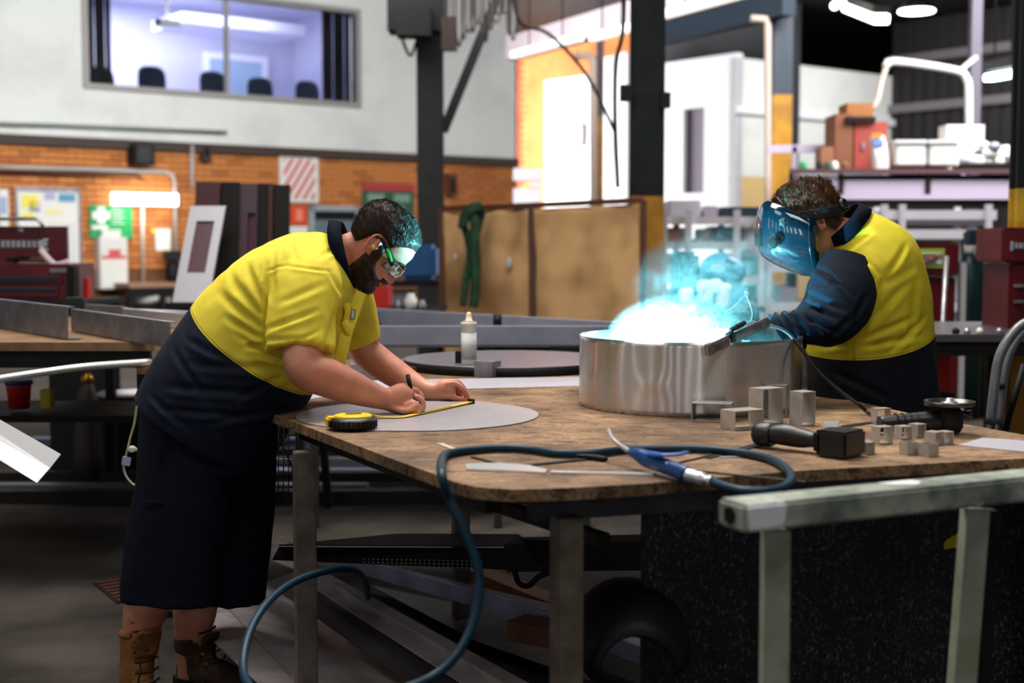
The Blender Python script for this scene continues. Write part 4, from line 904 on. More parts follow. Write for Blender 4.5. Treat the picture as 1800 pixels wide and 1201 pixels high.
# ---------------- items lying on the table
def disc_plane(c, rx, ry, z0, z1, m, name, label, n=72, rim=0):
    s = MB(); r0 = [Vector((c.x+rx*math.cos(2*math.pi*k/n), c.y+ry*math.sin(2*math.pi*k/n), z0)) for k in range(n)]
    s.prism(r0, UP*(z1-z0)); return tag(obj(name, s, m), label, 'disc')
DL_, DR_ = T(527, 727), T(947, 733); dc = Vector(((DL_.x+DR_.x)/2, T(737, 730.5).y, 0)); drx = (DR_.x-DL_.x)/2
m_disc = M('matt_aluminium_disc', srgb(206, 202, 206), .34, .6, var=srgb(186, 182, 188), scale=3)
tag(obj('aluminium_disc', MB().lathe([(drx, .001), (drx, .004)], dc+UP*ZT, n=96), m_disc), 'flat round aluminium disc the man is measuring', 'disc')
DZ = ZT+.004
# ring
RL, RR = T(1017.5, 709), T(1408, 712); rc = Vector(((RL.x+RR.x)/2, (RL.y+RR.y)/2, ZT)); rad = (RR.x-RL.x)/2
RH = P(1020, 589, rc.y).z-ZT
print('ring', rc, rad, RH)
m_ring = M('brushed_sheet', srgb(200, 196, 196), .27, .88, var=srgb(214, 210, 208), scale=5, stretch=(1, 1, .15), aniso=.95)
m_ring.node_tree.nodes['Principled BSDF'].inputs['Anisotropic Rotation'].default_value = .25
rb_ = MB(); n = 144; rows = 14; inner = []; outer = []
for j in range(rows+1):
    z = RH*j/rows; ro = []; ri = []
    for k in range(n):
        a = 2*math.pi*k/n
        buck = .0016*mnoise.noise(Vector((math.cos(a)*5, math.sin(a)*5, z*6)))+.0012*math.exp(-((z-RH*.42)/.02)**2)*max(0, math.sin(a*9+1))*2.2
        ro.append(rb_.bm.verts.new((math.cos(a)*(rad+buck), math.sin(a)*(rad+buck), z))); ri.append(rb_.bm.verts.new((math.cos(a)*(rad+buck-.003), math.sin(a)*(rad+buck-.003), z)))
    outer.append(ro); inner.append(ri)
for j in range(rows):
    for k in range(n):
        q = (k+1) % n
        for f in ((outer[j][k], outer[j][q], outer[j+1][q], outer[j+1][k]), (inner[j][q], inner[j][k], inner[j+1][k], inner[j+1][q])):
            ff = rb_.bm.faces.new(f); ff.smooth = True
for k in range(n):
    q = (k+1) % n; rb_.bm.faces.new((outer[0][q], outer[0][k], inner[0][k], inner[0][q])); rb_.bm.faces.new((outer[-1][k], outer[-1][q], inner[-1][q], inner[-1][k]))
ring_t = thing('aluminium_drum', 'tall shiny round aluminium drum wall being welded', 'drum', rc+UP*.001, local=True)
obj('wall', rb_, m_ring, ring_t)
obj('floor_plate', MB().lathe([(rad-.004, .001), (rad-.004, .004)], (0, 0, 0), n=96), m_alud, ring_t)
arc.location = (rc.x-rad+.13, rc.y-.10, ZT+RH-.045)

# tape measure, blade, marker
tm = thing('tape_measure', 'yellow and black tape measure with its blade pulled across the disc', 'tape measure', T(620, 752))
tq = T(619, 757); tz = UP
tq = Vector((tq.x, tq.y+.02, ZT+.0045))
m_tape = M('tape_yellow', srgb(232, 190, 20), .4)
obj('grip_ring', MB().lathe([(.058, .0), (.066, .006), (.066, .022), (.056, .030)], tq, n=36), m_blackp, tm)
obj('case', MB().loft([(tq+UP*.002, .05, .05), (tq+UP*.03, .052, .052), (tq+UP*.037, .046, .046), (tq+UP*.038, .02, .02)], n=32, sub=3, side=(0, 1, 0)), m_tape, tm)
obj('mouth_block', MB().box(tq+Vector((-.055, -.0, .016)), (.036, .05, .03), Matrix.Rotation(.3, 3, 'Z'), bev=.005), m_tape, tm)
obj('belt_clip', MB().box(tq+Vector((.002, -.005, .041)), (.044, .011, .004), Matrix.Rotation(.4, 3, 'Z'), bev=.001), m_alu, tm)
for k in range(14):
    a = -2.9+k*.21
    obj('grip_rib', MB().box(tq+Vector((.0655*math.cos(a), .0655*math.sin(a), .014)), (.005, .006, .018), Matrix.Rotation(a, 3, 'Z')), m_black, tm)
pa = T(731, 728, DZ+.004); pb = T(826, 706.5, DZ+.006)
blade = MB(); bt = [tq+Vector((.05, .02, .022)), T(655, 728, DZ+.012), T(690, 733, DZ+.004), pa, pb]
bt = [Vector(p) for p in [tq+Vector((.045, .035, .022)), T(640, 726, DZ+.02), T(668, 732, DZ+.006), T(700, 733.5, DZ+.003)]]
def ribbon(pts, wd, th, sub=6):
    s = MB(); rows = catmull([list(p) for p in pts], sub); C = [Vector(r) for r in rows]
    prev = None
    for i, c in enumerate(C):
        t_ = (C[min(i+1, len(C)-1)]-C[max(i-1, 0)]).normalized(); sv = UP.cross(t_).normalized(); u = t_.cross(sv)
        rg = [s.bm.verts.new(c+sv*wd/2*a+u*th/2*b) for a, b in ((-1, -1), (1, -1), (1, 1), (-1, 1))]
        if prev:
            for k in range(4): s.bm.faces.new((prev[k], prev[(k+1) % 4], rg[(k+1) % 4], rg[k]))
        else: s.bm.faces.new(rg[::-1])
        prev = rg
    s.bm.faces.new(prev); return s
m_blade = M('blade_yellow', srgb(232, 200, 60), .35)
obj('blade', ribbon(bt+[pa, pb], .022, .001), m_blade, tm)
tk = MB(); dn = (pb-pa).normalized()
for k in range(24): tk.box(pa+dn*(.006+k*.0085)+UP*.0012+Vector((-dn.y, dn.x, 0))*-.006, (.001, .009 if k % 5 else .016, .0006), Matrix.Rotation(math.atan2(dn.y, dn.x), 3, 'Z'))
obj('scale_mark', tk, m_black, tm)['kind'] = 'stuff'
obj('hook', MB().box(pb+Vector((.004, 0, 0)), (.003, .024, .018), Matrix.Rotation(math.atan2(dn.y, dn.x), 3, 'Z')), m_dark, tm)
mk = thing('marker_pen', 'black marker pen gripped upright in the man fist', 'pen', T(731, 735))
mt_, mh = P(731.5, 735, 3.975), P(716.5, 659, 4.01)
mt_.z = DZ+.001
def seg(u0, u1, r0, r1, name, m): obj(name, MB().tube([mt_.lerp(mh, u0), mt_.lerp(mh, u1)], [r0, r1], 14), m, mk)
seg(0, .06, .0015, .003, 'nib', m_black); seg(.06, .62, .0062, .0062, 'barrel', m_blackp); seg(.62, 1, .0068, .0064, 'cap', m_black)

# glue cartridge and small block, round sheet beyond
lc = Vector((P(893, 0, 5.52).x, 5.56, ZT))
ld = thing('round_sheet', 'wide round grey lid with black edge lying behind the glue tube', 'lid', lc)
obj('top_plate', MB().lathe([(.424, .034), (.424, .038)], lc, n=72), M('grey_lid_sheet', srgb(140, 134, 146), .32, .6), ld)
obj('black_edge', MB().lathe([(.415, .001), (.425, .003), (.4255, .032), (.42, .0338)], lc, n=72), m_black, ld)
bo = thing('glue_cartridge', 'white glue cartridge standing on the round lid', 'cartridge', Vector((0, 0, 0)))
cb = Vector((P(824, 636, 5.25).x, 5.27, ZT+.038))
hb = P(824, 572, 5.25).z-cb.z
cb_p = [(.028, 0), (.029, .004), (.029, hb), (.031, hb+.002), (.031, hb+.012), (.012, hb+.016), (.009, hb+.04), (.005, hb+.046)]
bo.location = cb; obj('tube', MB().lathe(cb_p[:5], cb, n=24), m_plwhite, bo); obj('nozzle', MB().lathe([(.031, hb+.012), (.013, hb+.018), (.010, hb+.04), (.006, hb+.05)], cb, n=16), M('ivory_nozzle', srgb(226, 206, 180), .5), bo)
obj('printed_label', MB().lathe([(.0296, .02), (.0296, hb-.03)], cb, n=24), M('grey_print', srgb(196, 198, 196), .5, var=srgb(216, 216, 212), scale=40), bo)
q = T(857, 664); tag(obj('square_tube', MB().box(Vector((q.x, q.y+.03, ZT+.0305)), (.078, .07, .06), Matrix.Rotation(R(-28), 3, 'Z'), bev=.001), m_alud), 'small dull metal block in front of the round lid', 'block')
q = T(803, 640, ZT+.04); tag(obj('steel_offcut', MB().box(Vector((P(806, 0, 5.3).x, 5.33, ZT+.062)), (.035, .03, .045)), m_dark), 'small dark offcut left of the glue cartridge', 'offcut')
sh = [T(545, 712), T(600, 684), T(640, 668), T(1020, 664), T(1022, 679), T(700, 692), T(600, 702)]
tag(obj('white_sheet_strip', MB().prism([Vector((p.x, p.y, ZT+.0005)) for p in (T(470, 690), T(600, 670), T(1040, 663), T(1040, 679), T(640, 689), T(480, 712))], UP*.0015), M('lilac_sheet', srgb(206, 202, 212), .35, .4)), 'long pale metal strip lying under the men hands across the table', 'strip')
for i, (x, y, a_, l_, m, lab) in enumerate(((668, 664, .3, .12, m_alud, 'left'), (690, 652, -.4, .16, m_dark, 'middle'), (722, 655, .2, .13, m_rust, 'right'), (708, 642, 1.0, .1, m_alub, 'rear'))):
    q = T(x, y); tag(obj('metal_scrap', MB().beam(q+UP*.012, q+Vector((math.cos(a_)*l_, math.sin(a_)*l_, .014)), .022, .02), m), lab+' small scrap in the clutter behind the man forearm', 'scrap')
tag(obj('crumpled_glove', remesh_obj := MB().ball(T(745, 648)+UP*.015, (.07, .05, .016)).ball(T(722, 646)+UP*.014, (.04, .02, .012)).ball(T(770, 645)+UP*.014, (.035, .02, .012)), M('grey_glove', srgb(110, 108, 104), .8)), 'crumpled grey glove in the clutter left of the round lid', 'glove')
q = T(630, 672); tag(obj('channel_offcut', MB().box(T(640, 668)+UP*.031, (.1, .08, .06), Matrix.Rotation(.1, 3, 'Z')), m_alud), 'dull channel offcut behind the man upper arm', 'offcut')

# rectangular tube offcuts
def open_tube(name, w_, h, L_, th, m, label, loc, rz, tilt=None, group=None, rot3=None):
    """hollow rectangular tube, w_ x h section, L_ long along local y, resting on z=0"""
    s = MB()
    s.box((0, 0, th/2), (w_, L_, th)); s.box((0, 0, h-th/2), (w_, L_, th)); s.box((-w_/2+th/2, 0, h/2), (th, L_, h-2*th)); s.box((w_/2-th/2, 0, h/2), (th, L_, h-2*th))
    if rot3 is not None: bmesh.ops.transform(s.bm, matrix=rot3.to_4x4(), verts=s.bm.verts)
    zmin = min(v.co.z for v in s.bm.verts); bmesh.ops.translate(s.bm, verts=s.bm.verts, vec=(0, 0, -zmin+.0005))
    o = obj(name, s, m, None, local=True); o.location = (loc.x, loc.y, ZT); o.rotation_euler = (0, 0, rz)
    return tag(o, label, 'metal tube', group)
m_tb = M('cut_aluminium', srgb(206, 202, 196), .34, .45, var=srgb(172, 168, 160), scale=14)
X90 = Matrix.Rotation(R(90), 3, 'X'); 
k_ = .5/ (745-430)
def at(px, py): return T(px, py)
open_tube('tube_offcut', .112, .052, .075, .002, m_tb, 'wide open rectangular tube offcut lying left of the group by the drum', at(1253, 739), R(-16))
open_tube('tube_offcut', .100, .052, .062, .002, m_tb, 'bright rectangular tube offcut lying frontmost by the drum', at(1304, 753), R(30))
open_tube('tube_offcut', .082, .100, .055, .002, m_tb, 'tallest square tube offcut standing behind the drill', at(1346, 744), R(36))
open_tube('tube_offcut', .052, .094, .048, .002, m_tb, 'narrow upright tube offcut standing right of the tallest one', at(1410, 747), R(34))
open_tube('tube_offcut', .07, .092, .03, .002, m_tb, 'slim tube offcut standing just behind the tallest one', at(1362, 731), R(-24))
small = [(1548, 745, .045, 'rearmost'), (1550, 780, .045, 'left front row'), (1522, 798, .030, 'leftmost near the drill battery'), (1587, 772, .035, 'centre rear'), (1612, 768, .035, 'centre rear right'), (1590, 797, .034, 'front left pair'), (1622, 800, .034, 'front right pair'), (1640, 782, .034, 'right of the centre'), (1660, 780, .032, 'rightmost beside the grinder')]
for i, (x, y, s_, lab) in enumerate(small):
    open_tube('small_tube_offcut', s_, s_*.98, .03, .0022, m_tb, 'small square tube offcut, '+lab+' in the cluster before the grinder', at(x, y), R(18+((i*37) % 26)), rot3=X90 if i in (5, 6) else None)
tag(obj('sheet_scrap', MB().prism([Vector((p.x, p.y, ZT+.0005)) for p in (T(1450, 741), T(1476, 741), T(1472, 752), T(1443, 752))], UP*.0015), m_alub), 'small pale sheet scrap behind the drill battery', 'scrap')
tag(obj('corner_sheet', MB().prism([Vector((p.x, p.y, ZT+.0005)) for p in (T(1684, 784), T(1728, 771), T(1810, 777), T(1812, 797))], UP*.002), M('lilac_sheet', (0, 0, 0))), 'flat pale sheet at the right corner of the table', 'sheet')
tag(obj('sheet_scrap', MB().prism([Vector((p.x, p.y, ZT+.0005)) for p in (T(1478, 749), T(1530, 742), T(1535, 745), T(1484, 753))], UP*.001), m_black), 'thin black scrap behind the pale scrap', 'scrap')

# angle grinder
gr = thing('angle_grinder', 'black angle grinder lying disc up at the right of the table', 'angle grinder', T(1665, 765))
gq = T(1668, 763); gq = Vector((gq.x, gq.y, ZT))
obj('gear_head', MB().lathe([(.028, .005), (.036, .02), (.038, .05), (.030, .066), (.018, .075)], gq, n=20), m_dark, gr)
obj('guard', MB().lathe([(.010, .074), (.064, .076), (.066, .088), (.0635, .088), (.061, .079), (.010, .078)], gq, n=36), M('steel_guard', srgb(86, 84, 80), .3, .85), gr)
obj('flange_nut', MB().lathe([(.022, .079), (.022, .085), (.012, .087), (.009, .096)], gq, n=12), m_alu, gr)
obj('body', MB().tube([gq+Vector((-.03, 0, .034)), gq+Vector((-.06, -.004, .034)), gq+Vector((-.14, -.012, .03)), gq+Vector((-.19, -.016, .028))], [.030, .027, .024, .021], 16, 3), m_blackp, gr)
for k in range(5): obj('vent_ring', MB().lathe([(.0262, 0), (.0262, .003)], gq+Vector((-.075-.018*k, -.006-.002*k, .0325-.0004*k)), (1, .08, 0), 16), m_dark, gr)
obj('side_lug', MB().tube([gq+Vector((.03, 0, .05)), gq+Vector((.06, .01, .052))], .011, 12), m_blackp, gr)

# cordless drill lying on its side
dz = thing('cordless_drill', 'black cordless drill lying on its side before the tube offcuts', 'drill', T(1420, 795))
d0, d1 = T(1340, 787), T(1480, 803)
def dl(u, z): p = d0.lerp(d1, u); return Vector((p.x, p.y, ZT+z))
obj('body', MB().loft([(dl(-.10, .034), .016, .018), (dl(-.06, .034), .028, .028), (dl(.08, .034), .031, .030), (dl(.14, .034), .027, .028)], n=20, sub=4), m_blackp, dz)
obj('handle', MB().loft([(dl(.10, .036), .022, .024), (dl(.30, .038), .027, .026), (dl(.5, .034), .024, .023), (dl(.66, .034), .019, .02), (dl(.76, .034), .026, .026)], n=20, sub=4), m_blackp, dz)
obj('top_gear', MB().ball(dl(.32, .045), (.028, .02, .014)), M('grey_grip', srgb(72, 70, 70), .6), dz)
obj('chuck', MB().lathe([(.020, 0), (.022, .01), (.018, .035), (.010, .05)], dl(.02, .036), (-.2, .97, .0), 16), m_dark, dz)
obj('trigger', MB().box(dl(.42, .05), (.02, .016, .016), bev=.003), m_dark, dz)
ang = math.atan2((d1-d0).y, (d1-d0).x)
bt_ = obj('battery', MB().box(dl(1.0, .034), (.072, .10, .062), Matrix.Rotation(ang, 3, 'Z'), bev=.006), m_blackp, dz)
obj('battery_foot', MB().box(dl(.80, .034), (.024, .09, .058), Matrix.Rotation(ang, 3, 'Z'), bev=.008), m_black, dz)
obj('latch_screw', MB().ball(dl(.86, .045)+Vector((0, -.052, 0)), .004), m_alu, dz)

# air gun with hose
ag = thing('air_blow_gun', 'blue air blow gun with bent chrome nozzle on the near table edge', 'air gun', T(1160, 810))
def A(px, py, z): 
    d = ray(px, py); tt = (z-CH)/d.z; return Vector((0, 0, CH))+d*tt
obj('nozzle', MB().tube([A(1070, 756, .965), A(1076, 770, .955), A(1090, 783, .945), A(1112, 797, .937)], [.0042, .0046, .005, .0055], 12, 4), m_alub, ag)
obj('body', MB().loft([(A(1110, 795, .937), .009, .011), (A(1125, 801, .935), .016, .015), (A(1140, 808, .930), .019, .017), (A(1170, 820, .925), .017, .016), (A(1200, 831, .920), .018, .016), (A(1208, 835, .918), .017, .015)], n=18, sub=4), m_blue, ag)
obj('trigger', MB().loft([(A(1143, 798, .945), .006, .010), (A(1165, 800, .95), .004, .009), (A(1190, 799, .952), .004, .009), (A(1208, 795, .955), .003, .008)], n=12, sub=4), M('bright_blue', srgb(20, 84, 170), .4), ag)
cp = A(1208, 835, .918); cq = A(1258, 848, .912)
obj('coupling', MB().lathe([(.013, 0), (.015, .004), (.013, .008), (.015, .018), (.012, .022), (.014, .034), (.014, .044), (.009, .047), (.008, .055), (.011, .058), (.011, .066)], cp, cq-cp, 18), m_alub, ag)
obj('pivot_pin', MB().ball(A(1172, 815, .94), .003), m_alu, ag)
hp = [A(1253, 847, .912), A(1275, 856, .91), A(1315, 864, .909), A(1365, 861, .91), A(1390, 847, .911), A(1386, 828, .911), A(1350, 806, .911), A(1280, 793, .911), A(1200, 789, .911), A(1100, 791, .911), A(1040, 797, .911), A(980, 797, .911), A(930, 790, .911), A(870, 788, .911), A(800, 795, .911), A(779, 803, .915)]
dn_ = [P(776, 830, 2.79), P(790, 880, 2.78), P(815, 930, 2.77), P(838, 990, 2.76), P(842, 1040, 2.75), P(830, 1100, 2.72), P(800, 1155, 2.68), P(760, 1190, 2.65), P(700, 1215, 2.6), P(600, 1240, 2.62), P(480, 1232, 2.75), P(430, 1190, 2.95), P(436, 1120, 3.1), P(470, 1060, 3.25), P(520, 1022, 3.4), P(580, 1003, 3.5), P(622, 1003, 3.62), P(640, 1020, 3.75), P(648, 1050, 3.85)]
tag(obj('air_hose', MB().tube(hp+dn_, .0098, 12, 6), m_hose), 'dark blue rubber air hose looping over the table edge to the floor', 'hose')
tip = A(1253, 847, .912)
# flat steel strips and files near edge
def strip(name, a, b, w_, th, m, label, cat='metal strip', z=.0005): 
    return tag(obj(name, MB().beam(Vector((a.x, a.y, ZT+z+th/2)), Vector((b.x, b.y, ZT+z+th/2)), w_, th), m), label, cat)
strip('steel_ruler', T(968, 832), T(1148, 836), .024, .004, m_alub, 'bright flat metal bar on the near table corner')
tng = MB().prism([Vector((p.x, p.y, ZT+.0005)) for p in (T(818, 818), T(880, 817), T(930, 821), T(962, 829), T(958, 834), T(905, 831), T(820, 828))], UP*.004)
tag(obj('flat_file', tng, m_alub), 'bright worn flat file left of the metal bar', 'file')
strip('dark_strip', T(905, 822), T(1040, 808), .018, .003, m_dark, 'dark thin blade lying behind the bright bar')
tag(obj('scriber', MB().tube([T(1012, 807)+UP*.007, T(1035, 809)+UP*.008, T(1060, 812)+UP*.007, T(1068, 812)+UP*.006], [.004, .006, .007, .003], 10, 3), m_dark), 'small dark wrench end beside the thin blade', 'wrench')
strip('thin_rod', T(1190, 826), T(1415, 850), .007, .004, M('rod_brown', srgb(120, 104, 92), .4, .6), 'long thin rod under the hose loop')
strip('dull_strip', T(1240, 806), T(1355, 778), .03, .002, m_dark, 'dark flat strip beside the drill nose')
strip('narrow_strip', T(1180, 818), T(1260, 800), .006, .003, m_black, 'thin black strip behind the air gun')
strip('pale_strip', T(1265, 805), T(1360, 803), .018, .002, m_lav, 'pale strip curving under the hose loop')
strip('wood_sliver', T(773, 781), T(805, 793), .016, .002, m_cream, 'cream sliver near the left table edge')
strip('bent_wire', T(830, 805), T(870, 816), .01, .003, m_dark, 'small dark bent piece beside the hose')

# ---------------- under the table
BP = [(.335, 3.02), (1.95, 3.54)]
bdir = (Vector((BP[1][0], BP[1][1], 0))-Vector((BP[0][0], BP[0][1], 0))).normalized()
m_board = bpy.data.materials.new('speckled_dark_board'); m_board.use_nodes = True
nt = m_board.node_tree; N = nt.nodes; L = nt.links; b = N['Principled BSDF']; tc = N.new('ShaderNodeTexCoord')
n1 = noise_n(130, 3, (1, 1, .6), .8); n2 = noise_n(2.0, 2, (1, 1, 1))
spk = ramp(n1.outputs[0], .56, (.012, .012, .016), .70, (.2, .23, .34)); msk = ramp(n2.outputs[0], .35, (.15, .15, .15), .6, (1, 1, 1))
L.new(mix(spk, msk, .85), b.inputs['Base Color']); b.inputs['Roughness'].default_value = .45; b.inputs['Metallic'].default_value = .2
pb_ = P(1130, 900, 3.03)
bo_ = thing('speckled_board', 'big dark speckled board standing under the near table edge', 'board', (1.1, 3.3, 0))
obj('sheet', MB().beam(Vector((pb_.x, 3.03, .405)), Vector((1.9, 3.60, .405)), .02, .80), m_board, bo_)
yp = MB(); 
def onb(px, py):
    d = ray(px, py); o_ = Vector((0, 0, CH)); p0 = Vector((pb_.x, 3.03, 0)); dr_ = (Vector((1.9, 3.60, 0))-p0).normalized(); n_ = Vector((dr_.y, -dr_.x, 0)); p0 = p0+n_*.0115
    t_ = (p0-o_).dot(n_)/d.dot(n_); return o_+d*t_, n_
pp = [onb(x, y) for x, y in ((1658, 956), (1664, 949), (1688, 935), (1692, 937), (1692, 968), (1676, 963), (1660, 966))]
obj('yellow_mark', MB().prism([p for p, _ in pp], pp[0][1]*.001), M('yellow_paint', srgb(196, 176, 20), .6), bo_)
# dark trays on lower shelf
m_tray = M('black_tray', srgb(26, 26, 30), .5, .4)
t = thing('folded_tray', 'long black folded tray lying on the table lower rail', 'tray', P(800, 1000, 4.3))
obj('deck', MB().prism([P(490, 960, 4.4), P(700, 940, 4.65), P(912, 941, 4.65), P(935, 962, 4.4)], (0, 0, .004)), m_tray, t)
obj('front_face', MB().prism([P(490, 962, 4.38), P(935, 964, 4.38), P(915, 1003, 4.34), P(478, 985, 4.34)], (0, .004, 0)), m_tray, t)
pf = MB()
for i in range(26):
    for j in range(3): q = P(640+i*8.2, 983+j*6+i*.15, 4.328); pf.box(q, (.006, .002, .004))
obj('punched_pattern', pf, m_alud, t)['kind'] = 'stuff'
t = thing('dark_beam', 'black boxed beam running under the table toward the speckled board', 'beam', P(1050, 960, 4.2))
obj('beam', MB().beam(P(900, 975, 4.4), P(1180, 970, 4.2), .12, .09), m_black, t); obj('flap', MB().prism([P(918, 948, 4.3), P(990, 952, 4.3), P(990, 985, 4.25), P(940, 990, 4.25)], (0, .004, 0)), m_tray, t)
obj('hanging_strap', MB().tube([P(905, 1005, 4.2), P(912, 1025, 4.2), P(930, 1030, 4.2), P(950, 1012, 4.2), P(985, 1004, 4.2)], .009, 8, 4), m_black, t)
# aluminium profiles on the floor
def prof(name, a, b, w_, h, m, label, thk=.004, kind='U'):
    a = Vector(a); b = Vector(b); d = (b-a).normalized(); n = UP.cross(d).normalized(); s = MB()
    up = d.cross(n)
    s.beam(a+up*thk/2, b+up*thk/2, w_, thk)
    s.beam(a+n*w_/2+up*h/2, b+n*w_/2+up*h/2, thk, h)
    if kind == 'U': s.beam(a-n*w_/2+up*h/2, b-n*w_/2+up*h/2, thk, h)
    if kind == 'Z': s.beam(a+n*(w_/2+.03)+up*h, b+n*(w_/2+.03)+up*h, .06, thk)
    return tag(obj(name, s, m), label, 'aluminium profile')
m_pr = M('floor_aluminium', srgb(206, 198, 200), .4, .3, var=srgb(160, 150, 150), scale=5, bump=.05)
m_pr2 = M('violet_aluminium', srgb(196, 196, 226), .38, .3, var=srgb(150, 150, 176), scale=4)
def folded(label, strips, m, name='aluminium_profile'):
    """one bent sheet: each strip is a flat leg (part) given by its four corners on planes of constant height"""
    t = thing(name, label, 'aluminium profile', T(strips[0][1][0][0], min(1190, strips[0][1][0][1]), 0))
    for nm_, q in strips:
        pts = [T(x, y, z) for x, y, z in q]
        n = (pts[1]-pts[0]).cross(pts[2]-pts[0]).normalized()*.004
        a = MB(); a.prism(pts[:3], n); a.prism([pts[0], pts[2], pts[3]], n); obj(nm_, a, m, t)
    return t
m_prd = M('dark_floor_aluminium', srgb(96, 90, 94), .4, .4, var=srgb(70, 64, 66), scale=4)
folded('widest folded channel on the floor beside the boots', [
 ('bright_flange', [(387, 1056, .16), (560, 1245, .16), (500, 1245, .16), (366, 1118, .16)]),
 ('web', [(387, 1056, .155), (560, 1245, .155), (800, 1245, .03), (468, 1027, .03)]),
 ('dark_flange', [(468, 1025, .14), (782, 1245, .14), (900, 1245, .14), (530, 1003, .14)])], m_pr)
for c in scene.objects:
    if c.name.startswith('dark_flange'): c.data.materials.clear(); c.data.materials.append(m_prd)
folded('ribbed middle channel crossing the floor under the hose', [
 ('upper_leg', [(569, 1004, .20), (1010, 1245, .20), (960, 1245, .20), (560, 1013, .20)]),
 ('rib', [(560, 1013, .20), (960, 1245, .20), (935, 1245, .17), (556, 1020, .17)]),
 ('lower_leg', [(556, 1020, .17), (935, 1245, .17), (880, 1245, .17), (548, 1030, .17)])], m_pr)
folded('violet tinted angle profile lying above the other profiles', [
 ('top_leg', [(490, 950, .24), (540, 961, .26), (990, 1081, .26), (985, 1068, .26)]),
 ('face', [(540, 961, .26), (990, 1083, .26), (980, 1108, .20), (600, 1000, .20)])], m_pr2)
folded('short profile end right of the man shorts', [
 ('leg_plate', [(470, 950, .12), (545, 975, .12), (545, 1010, .12), (478, 985, .12)])], m_pr)
folded('profile end on the floor right of the near table leg', [
 ('top_leg', [(1015, 1095, .10), (1030, 1090, .10), (1290, 1180, .10), (1270, 1190, .10)]),
 ('face', [(1015, 1097, .10), (1270, 1192, .10), (1270, 1225, .04), (1015, 1125, .04)])], m_pr2)
tag(obj('timber_batten', MB().beam(T(640, 1092, .05), T(900, 1235, .05), .06, .08), m_timber), 'raw timber batten under the ribbed middle channel', 'batten')
tag(obj('timber_batten', MB().beam(T(835, 1008, .05), T(1000, 1075, .05), .09, .05), m_timber), 'darker timber batten behind the near table leg', 'batten')
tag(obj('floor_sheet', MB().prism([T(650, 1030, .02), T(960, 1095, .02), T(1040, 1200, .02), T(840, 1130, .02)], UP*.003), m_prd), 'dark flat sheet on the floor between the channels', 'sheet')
tag(obj('metal_box_end', MB().box(T(945, 1110, .22)+Vector((0, 0, -.0)), (.16, .10, .06), Matrix.Rotation(R(-35), 3, 'Z')), m_rust), 'brown box section offcut near the table leg', 'offcut')
# spare welding helmet on floor
hm = thing('welding_helmet', 'black welding helmet lying under the table near leg', 'helmet', T(1100, 1150, 0))
hs = MB(); hc = P(1105, 1120, 3.05); hc.z = max(hc.z, .2)
rows_ = []
for j in range(11):
    v = j/10; ring_ = []
    for k in range(17):
        a = -math.pi/2+math.pi*k/16; rr = .14*math.sin(math.pi*(.12+.76*v))**.5
        ring_.append(hc+Vector((rr*math.sin(a), -.22+.44*v, -.02+1.05*rr*math.cos(a))))
    rows_.append(ring_)
hs._faces([p for r_ in rows_ for p in r_], [(j*17+k, j*17+k+1, (j+1)*17+k+1, (j+1)*17+k) for j in range(10) for k in range(16)])
o = obj('shell', hs, M('helmet_black', srgb(12, 12, 15), .55, spec=.2), hm); mm = o.modifiers.new('t', 'SOLIDIFY'); mm.thickness = .006
for f in o.data.polygons: f.use_smooth = True
obj('head_band', MB().tube([hc+Vector((-.1, -.2, -.1)), hc+Vector((-.05, -.23, -.15)), hc+Vector((.05, -.23, -.15)), hc+Vector((.1, -.2, -.1))], .012, 8, 4), m_dark, hm)
obj('side_knob', MB().lathe([(.02, 0), (.02, .02)], hc+Vector((-.13, -.05, .02)), (-1, 0, 0), 14), M('cream_knob', srgb(160, 160, 140)), hm)
tag(obj('helmet_stand', MB().box((hc.x, hc.y, (hc.z-.17)/2+.005), (.3, .4, max(.02, hc.z-.19))), m_black), 'black box under the spare helmet', 'box')

# ---------------- painted sawhorse rail in front
sw = thing('sawhorse', 'paint splashed grey green sawhorse in front of the table', 'sawhorse', (.9, 2.6, 0))
m_sw = bpy.data.materials.new('splashed_grey_paint'); m_sw.use_nodes = True
nt = m_sw.node_tree; N = nt.nodes; L = nt.links; b = N['Principled BSDF']; tc = N.new('ShaderNodeTexCoord')
n1 = noise_n(7, 5, (1, 1, 1), .6); n2 = noise_n(7, 2, (1.3, 1, .5), .4); n3 = noise_n(40, 4, (1, 1, 1))
bs_ = ramp(n1.outputs[0], .35, srgb(96, 104, 98), .65, srgb(182, 188, 172)); wh = ramp(n2.outputs[0], .56, (0, 0, 0), .575, (.82, .82, .86)); 
L.new(mix(mix(bs_, ramp(n3.outputs[0], .3, (.5, .5, .5), .5, (1, 1, 1)), .6), wh, 1, 'LIGHTEN'), b.inputs['Base Color']); b.inputs['Roughness'].default_value = .6
ra = P(1284, 905, 2.42); rb2 = P(1815, 852, 2.74)
zr = (ra.z+rb2.z)/2
ra.z = rb2.z = zr
print('rail z', zr)
obj('top_rail', MB().beam(ra, rb2+(rb2-ra)*.3, .085, .050, bev=.006), m_sw, sw)
obj('end_socket', MB().lathe([(.016, 0), (.016, .003)], ra-(rb2-ra).normalized()*.0005, -(rb2-ra), 16), m_black, sw)
m_swl = M('grey_green_paint', srgb(160, 170, 158), .6, var=srgb(128, 128, 104), scale=5)
def leg2(px0, py0, px1, py1, Y0, w_, m):
    a = P(px0, py0, Y0); b = P(px1, py1, Y0-.02); d = (b-a); b2 = a+d*((0-a.z)/d.z); return MB().beam(a, b2, w_, .045, (0, 1, 0))
obj('leg', leg2(1363, 932, 1360, 1201, 2.49, .047, m_swl), m_swl, sw)
obj('leg', leg2(1714, 895, 1690, 1201, 2.70, .045, m_swl), m_swl, sw)
